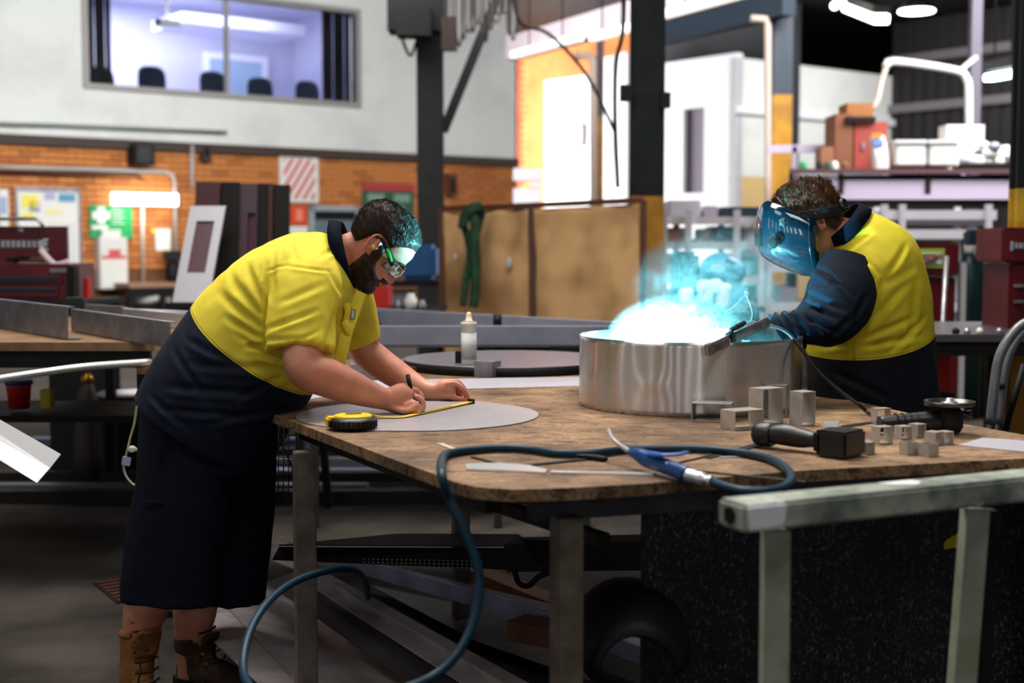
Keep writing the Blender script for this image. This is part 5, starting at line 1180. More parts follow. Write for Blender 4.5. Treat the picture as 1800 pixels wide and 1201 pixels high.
obj('leg', leg2(1734, 895, 1722, 1201, 2.76, .03, m_swl), m_black, sw)
obj('leg', leg2(1364, 930, 1368, 1201, 2.56, .03, m_swl), m_swl, sw)

# cord with tag beside man
cd = thing('tagged_cord', 'cream cord loop with a pale tag hanging behind the man', 'cord', P(235, 850, 4.75))
obj('cord', MB().tube([P(x, y, 4.75) for x, y in ((243, 700), (240, 718), (236, 745), (229, 770), (222, 800), (217, 818), (222, 838), (236, 853), (248, 850), (252, 830), (248, 805), (238, 788), (230, 785))], .004, 8, 4), m_cream, cd)
obj('tag_card', MB().box(P(222, 811, 4.74), (.03, .003, .03), Matrix.Rotation(.2, 3, 'Y')), M('pale_blue_tag', srgb(170, 180, 220)), cd)
obj('plug', MB().box(P(232, 790, 4.74), (.024, .02, .02), bev=.004), m_plwhite, cd)
# ================================================================== people
def interp(tab, x):
    if x <= tab[0][0]: return tab[0][1]
    for (a, va), (b, vb) in zip(tab, tab[1:]):
        if x <= b:
            t = (x-a)/(b-a); t = t*t*(3-2*t)*.5+t*.5; return va+(vb-va)*t
    return tab[-1][1]
FRONT = [(-.125, .045), (-.118, .078), (-.105, .092), (-.09, .090), (-.082, .086), (-.076, .092), (-.070, .095), (-.0655, .087), (-.060, .096), (-.052, .092), (-.046, .087), (-.02, .086), (0, .080), (.012, .090), (.025, .095), (.05, .094), (.075, .084), (.095, .066), (.112, .038), (.125, .0)]
BACK = [(-.125, -.005), (-.11, .0), (-.09, .02), (-.07, .045), (-.045, .070), (-.02, .088), (0, .098), (.03, .106), (.06, .104), (.09, .086), (.11, .055), (.125, .0)]
WID = [(-.125, .018), (-.118, .032), (-.10, .048), (-.08, .058), (-.05, .066), (-.02, .071), (.01, .074), (.045, .077), (.075, .072), (.10, .054), (.115, .034), (.125, .004)]
def head_point(u, th, off=0, feat=True):
    fr, bk, w_ = interp(FRONT, u), interp(BACK, u), interp(WID, u)
    c, s = math.cos(th), math.sin(th)
    e = .86
    cc = math.copysign(abs(c)**e, c); ss = math.copysign(abs(s)**e, s)
    f = (fr if c > 0 else bk)*cc; y = w_*ss
    if feat and c > 0:
        nz = math.exp(-(y/.012)**2); 
        hgt = interp([(-.056, 0), (-.050, .014), (-.045, .030), (-.037, .034), (-.02, .024), (0, .010), (.012, .0)], u) if -.056 < u < .012 else 0
        f += nz*hgt
        wing = math.exp(-((abs(y)-.013)/.007)**2)*math.exp(-((u+.044)/.008)**2)*.010; f += wing
        f -= .013*math.exp(-((abs(y)-.033)/.016)**2-((u-.0)/.014)**2)
        f += .005*math.exp(-((abs(y)-.042)/.018)**2-((u+.028)/.016)**2)
        f += .004*math.exp(-((abs(y)-.030)/.022)**2-((u-.020)/.008)**2)
    if off:
        l = math.hypot(f, y) or 1; k = (l+off)/l; f *= k; y *= k; u = u+off*.5*(u/.125)
    return f, y, u
class Frame:
    def __init__(s, O, Fd, S): s.O = Vector(O); s.F = Vector(Fd).normalized(); s.S = Vector(S); s.S = (s.S-s.S.dot(s.F)*s.F).normalized(); s.U = s.S.cross(s.F); s.U = s.U if s.U.dot(Vector((0, 0, 1))) > -2 else s.U
    def __call__(s, f, y, u): return s.O+s.F*f+s.S*y+s.U*u
def add_head(mb, fr, n=72, m=64):
    rings = []
    for j in range(m+1):
        u = -.1245+.249*(.5-.5*math.cos(math.pi*j/m)); rings.append([mb.bm.verts.new(fr(*head_point(u, 2*math.pi*k/n))) for k in range(n)])
    for a, b in zip(rings, rings[1:]):
        for k in range(n): mb.bm.faces.new((a[k], a[(k+1) % n], b[(k+1) % n], b[k]))
    mb.bm.faces.new(rings[0][::-1]); mb.bm.faces.new(rings[-1])
    for s in (-1, 1):   # ears: rim, lobe, plate
        pts = []
        for k in range(11):
            a = -2.0+k*.44; pts.append((fr(-.010-.016*math.cos(a)*1.0-.004*math.sin(a), s*(.078+.010*(.5+.5*math.cos(a))), -.004+.030*math.sin(a)), .0048, .0048))
        mb.loft(pts, n=8, sub=3, side=None)
        mb.loft([(fr(.002, s*.070, -.004), .020, .014), (fr(-.008, s*.080, -.004), .024, .014), (fr(-.012, s*.083, -.004), .022, .010)], n=16, sub=3, side=fr.F)
        mb.ball(fr(.003, s*.076, -.032), (.008, .006, .009)); mb.ball(fr(.008, s*.078, -.004), (.005, .006, .008))
def head_cap(fr, mask, off, n=96, m=80, name='hair', noise_amp=.004, nscale=70, seed=0):
    """skull-hugging cap where mask(f,y,u)>0, thickness ramps with the mask"""
    mb = MB(); G = []
    for j in range(m+1):
        u = -.1235+.247*(.5-.5*math.cos(math.pi*j/m)); row = []
        for k in range(n):
            th = 2*math.pi*k/n; f, y, uu = head_point(u, th); mk_ = mask(f, y, uu)
            mk_ += .18*mnoise.noise(Vector((f*60+seed, y*60, uu*60)))
            t = max(0, min(1, mk_)); o_ = -.003+(off+.003)*t+noise_amp*t*mnoise.noise(Vector((f*nscale, y*nscale, uu*nscale+seed)))
            f, y, uu = head_point(u, th, o_); row.append((mb.bm.verts.new(fr(f, y, uu)), mk_, (f, y, uu)))
        G.append(row)
    keep = []
    for a, b in zip(G, G[1:]):
        for k in range(n):
            q = (a[k], a[(k+1) % n], b[(k+1) % n], b[k])
            if max(v[1] for v in q) > 0:
                f = mb.bm.faces.new([v[0] for v in q]); f.smooth = True
                if min(v[1] for v in q) > .15: keep.append([v[2] for v in q])
    if G[-1][0][1] > 0: mb.bm.faces.new([v[0] for v in G[-1]])
    loose = [v for v in mb.bm.verts if not v.link_faces]; bmesh.ops.delete(mb.bm, geom=loose, context='VERTS')
    return mb, keep
def strands(mb, fr, keep, count, length, width, comb, curl=0, seed=1):
    rnd = random.Random(seed)
    for _ in range(count):
        q = rnd.choice(keep); a, b = rnd.random(), rnd.random()
        p = [(q[0][i]*(1-a)+q[1][i]*a)*(1-b)+(q[3][i]*(1-a)+q[2][i]*a)*b for i in range(3)]
        l = math.sqrt(sum(x*x for x in p)); nrm = Vector([x/l for x in p]); d = (nrm*.55+Vector(comb(*p))+Vector([rnd.uniform(-.35, .35) for _ in range(3)])).normalized()
        sd = d.cross(nrm); sd = sd.normalized() if sd.length > 1e-3 else Vector((0, 1, 0))
        L_ = length*rnd.uniform(.6, 1.2); prev = None; P0 = Vector(p)-nrm*.004
        segs = 4 if curl else 2
        for s in range(segs+1):
            t = s/segs; w_ = width*(1-t)*.5+width*.08
            c = P0+d*L_*t-nrm*L_*t*t*.35
            if curl: c += sd*math.sin(t*5+p[0]*90)*curl+nrm*math.cos(t*6+p[1]*90)*curl*.5
            v = (mb.bm.verts.new(fr(*(c-sd*w_))), mb.bm.verts.new(fr(*(c+sd*w_))))
            if prev: f = mb.bm.faces.new((prev[0], prev[1], v[1], v[0])); f.smooth = True
            prev = v
def finger(mb, pts, r0=.0088, r1=.0068):
    n = len(pts); mb.loft([(p, r0+(r1-r0)*i/(n-1), r0+(r1-r0)*i/(n-1)) for i, p in enumerate(pts)], n=10, sub=4, side=None); mb.ball(pts[-1], r1*1.0, u=10, v=8); mb.ball(pts[0], r0, u=10, v=8)

# ------------------------------------------------------------ man at the left
man = thing('person', 'person in yellow and navy work shirt bending over the table marking a metal disc', 'person', Vector((-1.03, 4.15, 0)))
hf = Frame(P(667, 431, 4.16), (.60, .0, -.80), (0, -1, 0))
if hf.U.z < 0: hf.U = -hf.U
sk = MB(); add_head(sk, hf)
S = lambda x, y, Y, a, b=None: (P(x, y, Y), a*Y/F, (b if b is not None else a*Y/F))
sk.loft([S(560, 480, 4.17, 44, .075), S(590, 460, 4.17, 38, .065), S(618, 446, 4.17, 37, .060), S(648, 436, 4.16, 36, .056)], n=24, sub=4)
sk.loft([S(360, 745, 4.17, 95, .17), S(400, 670, 4.17, 100, .18), S(450, 590, 4.17, 95, .18), S(510, 520, 4.17, 88, .19), S(560, 480, 4.17, 60, .16), S(585, 462, 4.17, 38, .08)], n=24, sub=4)
# near arm: shoulder, elbow, wrist
sk.loft([S(540, 492, 4.02, 34), S(532, 560, 3.94, 33), S(530, 612, 3.89, 34), S(537, 648, 3.87, 35), S(575, 664, 3.89, 35), S(618, 681, 3.93, 30), S(655, 695, 3.97, 23), S(680, 703, 4.0, 19, .026), S(700, 704, 4.01, 22, .026)], n=24, sub=5)
# far arm
sk.loft([S(590, 500, 4.34, 32), S(622, 560, 4.40, 31), S(640, 612, 4.42, 29), S(662, 634, 4.42, 28), S(700, 660, 4.40, 25), S(735, 680, 4.37, 19), S(755, 689, 4.35, 17, .025), S(772, 690, 4.35, 20, .026)], n=24, sub=5)
# near fist round the marker
def kf(Y): return Y/F
sk.loft([S(676, 703, 4.0, 19, .026), S(694, 702, 4.005, 25, .034), S(712, 699, 4.01, 26, .036), S(726, 701, 4.01, 19, .032)], n=20, sub=4)
for (kn, Yk), dx in zip((((719, 683), 4.045), ((729, 688), 4.022), ((732, 698), 3.998), ((728, 709), 3.975)), (0, 1, 0, -3)):
    x, y = kn
    finger(sk, [P(x-14, y+4, Yk), P(x, y, Yk), P(x+11+dx, y+9, Yk), P(x+10+dx, y+24-(dx == -3)*5, Yk-.004), P(x+2+dx, y+31-(dx == -3)*9, Yk)], .0102, .0085)
sk.ball(P(719, 683, 4.04), .012); sk.ball(P(730, 688, 4.02), .0125)
finger(sk, [P(690, 708, 3.995), P(706, 720, 3.985), P(722, 725, 3.985), P(731, 726, 3.99)], .0115, .0085)
finger(sk, [P(690, 716, 3.985), P(706, 722, 3.97), P(718, 722, 3.965), P(728, 716, 3.965)], .0105, .0085)
# far hand pinching the tape end
sk.loft([S(768, 690, 4.35, 18, .026), S(784, 686, 4.35, 21, .036), S(798, 682, 4.35, 17, .036)], n=20, sub=4)
finger(sk, [P(786, 676, 4.325), P(800, 674, 4.32), P(812, 683, 4.32), P(820, 694, 4.335), P(823, 703, 4.345)], .0100, .0078)
finger(sk, [P(790, 672, 4.35), P(804, 671, 4.35), P(816, 684, 4.35), P(819, 697, 4.36)], .0100, .0078)
finger(sk, [P(790, 676, 4.375), P(804, 677, 4.38), P(811, 690, 4.38), P(808, 701, 4.38)], .0098, .0076)
finger(sk, [P(788, 682, 4.398), P(800, 683, 4.40), P(805, 692, 4.40), P(800, 701, 4.40)], .0090, .0070)
finger(sk, [P(770, 697, 4.335), P(788, 697, 4.32), P(803, 701, 4.325), P(817, 704, 4.335)], .0112, .0085)
# legs
sk.loft([S(362, 770, 4.10, 62, .09), S(322, 880, 4.08, 55, .085), S(288, 985, 4.06, 48), S(268, 1035, 4.06, 40), S(256, 1072, 4.05, 40), S(247, 1110, 4.05, 31), S(243, 1150, 4.05, 24), S(238, 1200, 4.05, 24)], n=24, sub=4)
sk.loft([S(385, 770, 4.25, 62, .09), S(378, 880, 4.26, 54, .085), S(358, 985, 4.25, 46), S(348, 1040, 4.25, 40), S(342, 1080, 4.24, 38), S(338, 1120, 4.24, 31), S(336, 1165, 4.24, 24), S(336, 1190, 4.24, 24)], n=24, sub=4)
me = remesh(sk, .0042, 2, .5)
body = link_mesh('body', me, m_skin, man)
# shirt
sh_ = MB()
sh_.loft([S(350, 762, 4.17, 128, .215), S(385, 705, 4.17, 133, .235), S(425, 642, 4.17, 131, .235), S(470, 582, 4.17, 128, .235), S(515, 527, 4.17, 114, .235), S(552, 486, 4.17, 92, .215), S(582, 460, 4.17, 66, .16), S(600, 446, 4.17, 46, .085)], n=48, sub=6, e=2.15)
nearsl = [S(548, 462, 4.08, 38, .07), S(541, 500, 4.0, 60, .085), S(533, 545, 3.95, 62, .088), S(528, 590, 3.92, 60, .085), S(527, 618, 3.90, 58, .082)]
sh_.loft(nearsl, n=32, sub=5)
sh_.loft([S(592, 478, 4.28, 36, .07), S(606, 525, 4.38, 50, .08), S(622, 575, 4.41, 44, .075), S(633, 606, 4.42, 37, .07)], n=32, sub=5)
me = remesh(sh_, .0065, 3, .5)
def crease_fn(segs, Yref, extra, far=None):
    """segs: pixel polylines (x0,y0,x1,y1,depth,width) on the near side of a garment, read at depth Yref"""
    S_ = []
    for x0, y0, x1, y1, dp, wd in segs:
        a, c = P(x0, y0, Yref), P(x1, y1, Yref); S_.append((a.x, a.z, c.x-a.x, c.z-a.z, dp, wd))
    def fn(p):
        v = extra(p)
        for ax, az, dx, dz, dp, wd in S_:
            L2 = dx*dx+dz*dz; t = ((p.x-ax)*dx+(p.z-az)*dz)/L2
            if t < -.15 or t > 1.15: continue
            tc = max(0, min(1, t)); ox = p.x-ax-dx*t; oz = p.z-az-dz*t; d = math.hypot(ox, oz)
            if d > wd*4: continue
            en = max(0, min(1, (t+.15)/.3))*max(0, min(1, (1.15-t)/.4)); wob = 1
            sg = (ox*dz-oz*dx)
            v += dp*en*(-math.exp(-(d/wd)**2)+.75*math.exp(-((d-wd*1.7)/wd)**2)*(1 if sg > 0 else .35))
        return v
    return fn
def ex1(p):
    q = Vector(p); w = mnoise.noise(Vector((q.x*5+q.z*3, q.y*5, q.z*5-q.x*3)))
    return .006*w+.0022*mnoise.noise(Vector((q.x*22+q.z*14, q.y*20, q.z*9)))
seg1 = [(468, 478, 469, 606, .013, .007), (468, 476, 505, 468, .003, .004), (505, 468, 578, 478, .003, .004), (578, 478, 600, 520, .004, .005),
 (470, 600, 400, 560, .009, .010), (468, 580, 385, 520, .008, .012), (466, 560, 400, 490, .006, .012), (470, 606, 430, 610, .008, .008), (468, 540, 430, 470, .006, .010), (500, 640, 420, 590, .008, .009), (510, 655, 450, 640, .007, .008),
 (480, 500, 475, 440, .005, .010), (520, 460, 500, 420, .004, .010), (560, 455, 590, 420, .004, .008),
 (480, 575, 560, 545, .006, .008), (478, 595, 540, 590, .005, .007), (575, 622, 596, 540, .006, .008), (505, 610, 565, 580, .004, .006), (500, 530, 570, 500, .003, .010),
 (340, 640, 480, 650, .006, .012), (300, 680, 440, 690, .007, .012), (290, 720, 430, 730, .006, .010), (420, 700, 500, 660, .007, .010), (380, 740, 500, 720, .006, .010), (330, 600, 420, 640, .005, .010), (450, 760, 530, 700, .006, .009), (260, 700, 330, 750, .006, .010), (360, 690, 300, 620, .005, .010)]
wrinkle(me, crease_fn(seg1, 3.95, ex1))
m_sh = bpy.data.materials.new('two_tone_shirt'); m_sh.use_nodes = True
nt = m_sh.node_tree; N = nt.nodes; L = nt.links; b = N['Principled BSDF']
def mathn(op, a, b_=None):
    n = N.new('ShaderNodeMath'); n.operation = op
    for i, v in enumerate((a, b_)):
        if v is None: continue
        if isinstance(v, (int, float)): n.inputs[i].default_value = v
        else: L.new(v, n.inputs[i])
    return n.outputs[0]
def two_tone(p0, p1, bow, yellow=srgb(238, 216, 66), navy=srgb(14, 20, 36)):
    """yellow above the line p0-p1 in the x-z plane of the garment, navy below, a stitched seam between"""
    tc = N.new('ShaderNodeTexCoord'); sx = N.new('ShaderNodeSeparateXYZ'); L.new(tc.outputs['Object'], sx.inputs[0])
    d = (p1-p0); Ln = math.hypot(d.x, d.z); nx, nz = -d.z/Ln, d.x/Ln
    if nz < 0: nx, nz = -nx, -nz
    dist = mathn('ADD', mathn('MULTIPLY', mathn('SUBTRACT', sx.outputs[0], p0.x), nx), mathn('MULTIPLY', mathn('SUBTRACT', sx.outputs[2], p0.z), nz))
    al = mathn('DIVIDE', mathn('ADD', mathn('MULTIPLY', mathn('SUBTRACT', sx.outputs[0], p0.x), d.x/Ln), mathn('MULTIPLY', mathn('SUBTRACT', sx.outputs[2], p0.z), d.z/Ln)), Ln)
    bowv = mathn('MULTIPLY', mathn('MULTIPLY', al, mathn('SUBTRACT', 1.0, al)), 4*bow)
    dist = mathn('ADD', dist, bowv)
    top = mathn('GREATER_THAN', dist, 0.0); seam = mathn('LESS_THAN', mathn('ABSOLUTE', mathn('SUBTRACT', dist, .006)), .0012)
    nn = N.new('ShaderNodeTexNoise'); nn.inputs['Scale'].default_value = 14; L.new(tc.outputs['Object'], nn.inputs['Vector'])
    ny = ramp(nn.outputs[0], .3, tuple(.82*c for c in yellow), .65, yellow); nv = ramp(nn.outputs[0], .45, navy, .75, tuple(c*1.9 for c in navy))
    m = N.new('ShaderNodeMix'); m.data_type = 'RGBA'; L.new(top, m.inputs[0]); L.new(nv, m.inputs[6]); L.new(ny, m.inputs[7])
    m2 = N.new('ShaderNodeMix'); m2.data_type = 'RGBA'; m2.blend_type = 'MULTIPLY'; L.new(seam, m2.inputs[0]); L.new(m.outputs[2], m2.inputs[6]); m2.inputs[7].default_value = (.45, .4, .3, 1)
    L.new(m2.outputs[2], b.inputs['Base Color']); b.inputs['Roughness'].default_value = .8; b.inputs['Specular IOR Level'].default_value = .25
    n2 = N.new('ShaderNodeTexNoise'); n2.inputs['Scale'].default_value = 420; L.new(tc.outputs['Object'], n2.inputs['Vector'])
    n3 = N.new('ShaderNodeTexNoise'); n3.inputs['Scale'].default_value = 11; n3.inputs['Detail'].default_value = 2; n3.inputs['Distortion'].default_value = .3; L.new(tc.outputs['Object'], n3.inputs['Vector'])
    hsum = mathn('ADD', mathn('MULTIPLY', n2.outputs[0], .12), n3.outputs[0])
    bp = N.new('ShaderNodeBump'); bp.inputs['Strength'].default_value = .25; bp.inputs['Distance'].default_value = .004; L.new(hsum, bp.inputs['Height']); L.new(bp.outputs[0], b.inputs['Normal'])
two_tone(P(340, 535, 4.17), P(545, 690, 4.17), .022)
shirt = link_mesh('shirt', me, m_sh, man)
m_seam = M('yellow_seam', srgb(190, 162, 20), .8)
# collar, placket, pocket, hem bands, yoke seam
cn = hf.O
def collar(center, axis, r, h, m, parent, squash=.85, gap=0, flare=.012, name='collar', sidev=(0, 1, 0), open_dir=None):
    ax = Vector(axis).normalized(); sv = Vector(sidev); sv = (sv-sv.dot(ax)*ax).normalized(); av = sv.cross(ax); s = MB(); n = 56; rows = []
    for j, (rr, hh_) in enumerate(((r+.000, -.012), (r-.003, h*.5), (r-.001, h), (r+.006, h+.003), (r+flare, h*.55), (r+flare+.006, -.004))):
        row = []
        for k in range(n):
            a = 2*math.pi*k/n; dip = 0
            if open_dir is not None: dip = -.035*max(0, math.cos(a-open_dir))**6
            row.append(s.bm.verts.new(Vector(center)+av*math.cos(a)*rr*squash+sv*math.sin(a)*rr+ax*(hh_+dip)))
        rows.append(row)
    for a, b_ in zip(rows, rows[1:]):
        for k in range(n): f = s.bm.faces.new((a[k], a[(k+1) % n], b_[(k+1) % n], b_[k])); f.smooth = True
    o = obj(name, s, m, parent); md = o.modifiers.new('t', 'SOLIDIFY'); md.thickness = .003; return o
ca, cb_ = P(601, 398, 4.17), P(606, 505, 4.17)
cc = (ca+cb_)/2; cax = Vector((.96, 0, .22)); collar(cc+Vector((-.012, 0, .0)), cax, .098, .030, M('navy_collar', srgb(10, 14, 28), .9, spec=.1), man, squash=.98, flare=.014)
def band_tube(st_pts, r_, m, name, parent): return obj(name, MB().tube(st_pts, r_, 8, 4), m, parent)
pl_ = [P(x, y, Y) for x, y, Y in ((628, 515, 4.13), (617, 545, 4.10), (604, 580, 4.06), (598, 605, 4.04), (590, 640, 4.03))]
obj('placket', MB().loft([(p+Vector((.012, -.012, 0)), .018, .007) for p in pl_], n=12, sub=4, e=4), m_sh, man)
# chest badge (blue outlined b) on the far side of the placket
bd = MB(); bc = P(620, 551, 4.17)
def bl(px0, py0, px1, py1, w_=.0025): bd.tube([P(px0, py0, 4.05), P(px1, py1, 4.05)], w_*.6, 6)
for a, b_ in (((618, 539), (616, 561)), ((616, 561), (623, 561)), ((623, 561), (625, 545)), ((625, 545), (619, 544))): bl(*a, *b_)
obj('chest_badge', bd, M('badge_blue', srgb(30, 60, 120), .6), man)
obj('badge_fill', MB().prism([P(619.5, 546, 4.052), P(623.5, 547, 4.052), P(622, 559, 4.052), P(617.5, 559, 4.052)], (0, .002, 0)), M('badge_pale', srgb(196, 226, 232), .6), man)
obj('chest_badge_backing', MB().loft([(P(612, 540, 4.10), .012, .03), (P(615, 552, 4.09), .016, .03), (P(610, 575, 4.085), .016, .03)], n=12, e=3), m_sh, man)
obj('pocket_flap', MB().loft([(P(606, 566, 4.045), .010, .012), (P(611, 578, 4.04), .012, .014), (P(612, 590, 4.04), .008, .01)], n=10, e=4), m_sh, man)
# glasses
gl = MB()
gp = [hf(-.012, -.082, .020)]
obj('glasses_temple', MB().loft([(hf(-.026, .083, .008), .002, .004), (hf(-.008, .085, .022), .0025, .004), (hf(.03, .085, .017), .003, .008), (hf(.06, .078, .008), .003, .010), (hf(.078, .070, .002), .003, .009)], n=10, sub=4, side=hf.U), m_black, man)
obj('green_inlay', MB().loft([(hf(.026, .0885, .018), .001, .003), (hf(.045, .086, .013), .0015, .006), (hf(.066, .0785, .006), .0012, .003)], n=10, sub=3, side=hf.U), M('lime_inlay', srgb(60, 200, 70), .4), man)
obj('green_tip', MB().ball(hf(-.012, .084, .024), (.007, .0025, .003), Matrix((hf.F, hf.S, hf.U)).transposed()), M('lime_inlay', (0, 0, 0)), man)
for s in (-1, 1):
    G = MB(); rows = []
    for j in range(7):
        u = -.024+.044*j/6; row = []
        for k in range(13):
            a = .10+.98*k/12; r_ = .111-.006*((j-3)/3)**2; row.append(G.bm.verts.new(hf(r_*math.cos(a)*.98+.004, s*r_*math.sin(a)*.80, u-.10*math.sin(a)*abs(j-3)/3*.03)))
        rows.append(row)
    for a, b_ in zip(rows, rows[1:]):
        for k in range(12): f = G.bm.faces.new((a[k], a[k+1], b_[k+1], b_[k])); f.smooth = True
    o = obj('glasses_lens', G, M('lens_clear', (.9, 1, 1), .03, trans=1), man); md = o.modifiers.new('t', 'SOLIDIFY'); md.thickness = .0016
obj('glasses_hinge', MB().box(hf(.082, .072, .0), (.012, .006, .014), Matrix((hf.F, hf.S, hf.U)).transposed(), bev=.002), M('clear_hinge', srgb(190, 196, 196), .15), man)
for s in (-1, 1):
    obj('eye', MB().ball(hf(.0735, s*.032, .000), .0115), M('eye_white', srgb(214, 206, 200), .2), man)
    obj('eyelid', MB().ball(hf(.0738, s*.032, .003), (.0128, .0135, .0100), Matrix((hf.F, hf.S, hf.U)).transposed()), m_skin, man)
    obj('eyebrow', MB().loft([(hf(.094, s*.014, .019), .003, .004), (hf(.094, s*.030, .024), .0035, .005), (hf(.082, s*.048, .019), .002, .003)], n=8, sub=4, side=hf.F), m_hair, man)
obj('ear_plug', MB().lathe([(.0045, 0), (.0062, .006), (.0062, .011), (.004, .014)], hf(-.000, .079, -.006), hf.S-hf.F*.2-hf.U*.4, 14), M('lime_foam', srgb(214, 232, 90), .6), man)
obj('lips', MB().loft([(hf(.090, -.020, -.069), .002, .003), (hf(.0955, 0, -.0675), .0035, .006), (hf(.090, .020, -.069), .002, .003)], n=10, sub=5, side=hf.U), M('lip_pink', srgb(170, 92, 84), .4), man)
def hair_mask(f, y, u):
    side = abs(y)
    line = interp([(-.11, -.055), (-.05, -.048), (-.03, .012), (.0, .028), (.03, .025), (.05, .055), (.08, .072), (.12, .078)], f)
    return (u-line)/(.012 if f < .05 else .03)
hm_, keep = head_cap(hf, hair_mask, .013, seed=3, noise_amp=.003, nscale=90)
strands(hm_, hf, keep, 14000, .018, .0014, lambda f, y, u: (-.5, 0, .35), seed=4)
obj('hair', hm_, m_hair, man)
def beard_mask(f, y, u):
    if u > .012: return -1
    up = interp([(-.12, -.1), (-.01, -.05), (.0, .018), (.024, .018), (.04, -.035), (.06, -.052), (.085, -.060), (.11, -.062)], f)
    lowb = (f-(-.005))/.008
    v = min((up-u)/.010, lowb)
    if f > .07 and abs(y) < .022 and -.083 < u < -.060: v = min(v, (abs(y)-.021)/.006)
    must = min((.009-abs(u+.056))/.005, (.030-abs(y))/.008) if f > .07 else -1
    return max(v, must)
bm2, keep2 = head_cap(hf, beard_mask, .010, seed=9, noise_amp=.004, nscale=80)
strands(bm2, hf, keep2, 5200, .018, .0014, lambda f, y, u: (.15, 0, -.7), seed=8)
obj('beard', bm2, m_hair, man)

# shorts
so = MB()
so.loft([S(372, 725, 4.17, 120, .20), S(366, 770, 4.17, 118, .20), S(360, 820, 4.17, 112, .19)], n=40, sub=4)
so.loft([S(330, 760, 4.09, 84, .11), S(322, 860, 4.08, 84, .125), S(306, 960, 4.07, 84, .13), S(299, 1057, 4.06, 85, .13)], n=40, sub=5, e=2.3)
so.loft([S(405, 760, 4.26, 82, .10), S(408, 860, 4.27, 76, .12), S(402, 960, 4.27, 74, .125), S(396, 1057, 4.26, 70, .125)], n=40, sub=5, e=2.3)
me = remesh(so, .009, 3, .5)
def fold2(p): return .008*mnoise.noise(Vector((p.x*14, p.y*12, p.z*2.2)))+.003*mnoise.noise(Vector((p.x*30, p.y*30, p.z*12)))
wrinkle(me, fold2); shorts = link_mesh('shorts', me, m_navy, man)
obj('pocket_seam', MB().tube([P(288, 752, 3.965), P(286, 785, 3.962), P(283, 815, 3.962)], .003, 6, 3), m_navy, man)
obj('pocket_welt', MB().beam(P(248, 882, 3.955), P(288, 884, 3.945), .006, .008, (0, 1, 0)), m_navy, man)
# boots
def boot(ax, ay, Y, heel_px, m, tw, toe_dx, toe_dy):
    """ax, ay pixel of the shaft top centre"""
    top = P(ax, ay, Y); fl_ = Vector((P(heel_px, ay, Y).x, Y, 0))
    t = MB(); td = Vector((toe_dx, toe_dy, 0)).normalized()
    sd = Vector((-td.y, td.x, 0))
    t.loft([(fl_+UP*.05+td*.0, .055, .045), (fl_+UP*.10+td*.008, .060, .05), (fl_.lerp(top, .55)+UP*.03, .058, .05), (top-UP*.02, .064, .058), (top, .062, .056)], n=28, sub=4, side=sd)
    t.loft([(fl_-td*.055+UP*.045, .035, .036), (fl_-td*.02+UP*.055, .05, .044), (fl_+td*.07+UP*.055, .052, .048), (fl_+td*.14+UP*.046, .043, .052), (fl_+td*.19+UP*.04, .032, .040), (fl_+td*.205+UP*.036, .016, .02)], n=28, sub=4, side=sd)
    bo_ = link_mesh('boot', remesh(t, .006, 2), m, man)
    so_ = MB(); so_.prism([fl_+td*(-.085)+sd*.02, fl_+td*(-.085)-sd*.02, fl_+td*(-.04)-sd*.045, fl_+td*.08-sd*.05, fl_+td*.16-sd*.05, fl_+td*.21-sd*.03, fl_+td*.225, fl_+td*.21+sd*.03, fl_+td*.16+sd*.05, fl_+td*.08+sd*.05, fl_+td*(-.04)+sd*.045], UP*.032)
    obj('sole', so_, m_black, bo_)
    for k in range(7):
        h = .10+.030*k; q = fl_.lerp(top, min(1, max(0, (h-.06)/.2)))
        q = Vector((q.x, q.y, h)); fr_ = td*(.060+max(0, .05-.014*k))
        obj('lace', MB().tube([q+fr_*.8-sd*.036, q+fr_+UP*.004, q+fr_*.8+sd*.036+UP*.008], .0028, 6, 4), m_black, bo_)
        for s_ in (-1, 1): obj('eyelet', MB().lathe([(.005, 0), (.005, .003)], q+fr_*.72+sd*.040*s_, td*.6+sd*s_, 10), M('brass', (0, 0, 0)), bo_)
    obj('tongue', MB().loft([(top+td*.05-UP*.06, .010, .034), (top+td*.066+UP*.0, .009, .04), (top+td*.078+UP*.022, .007, .036)], n=14, sub=4, side=sd, e=3), m, bo_)
    obj('collar_pad', MB().tube([top+td*.055*math.cos(a)+sd*.052*math.sin(a)+UP*(.004*math.cos(a)) for a in [R(50+260*k/14) for k in range(15)]], .010, 8), m, bo_)
    obj('loose_lace', MB().tube([top+td*.07-UP*.07+sd*-.03, top+td*.10-UP*.09+sd*-.04, top+td*.09-UP*.12+sd*-.045, top+td*.11-UP*.14+sd*-.04], .0025, 6, 4), m_black, bo_)
    return bo_
boot(245, 1112, 4.05, 236, m_boot, .05, .62, -.78)
boot(340, 1122, 4.24, 345, m_bootd, .05, .86, -.5)

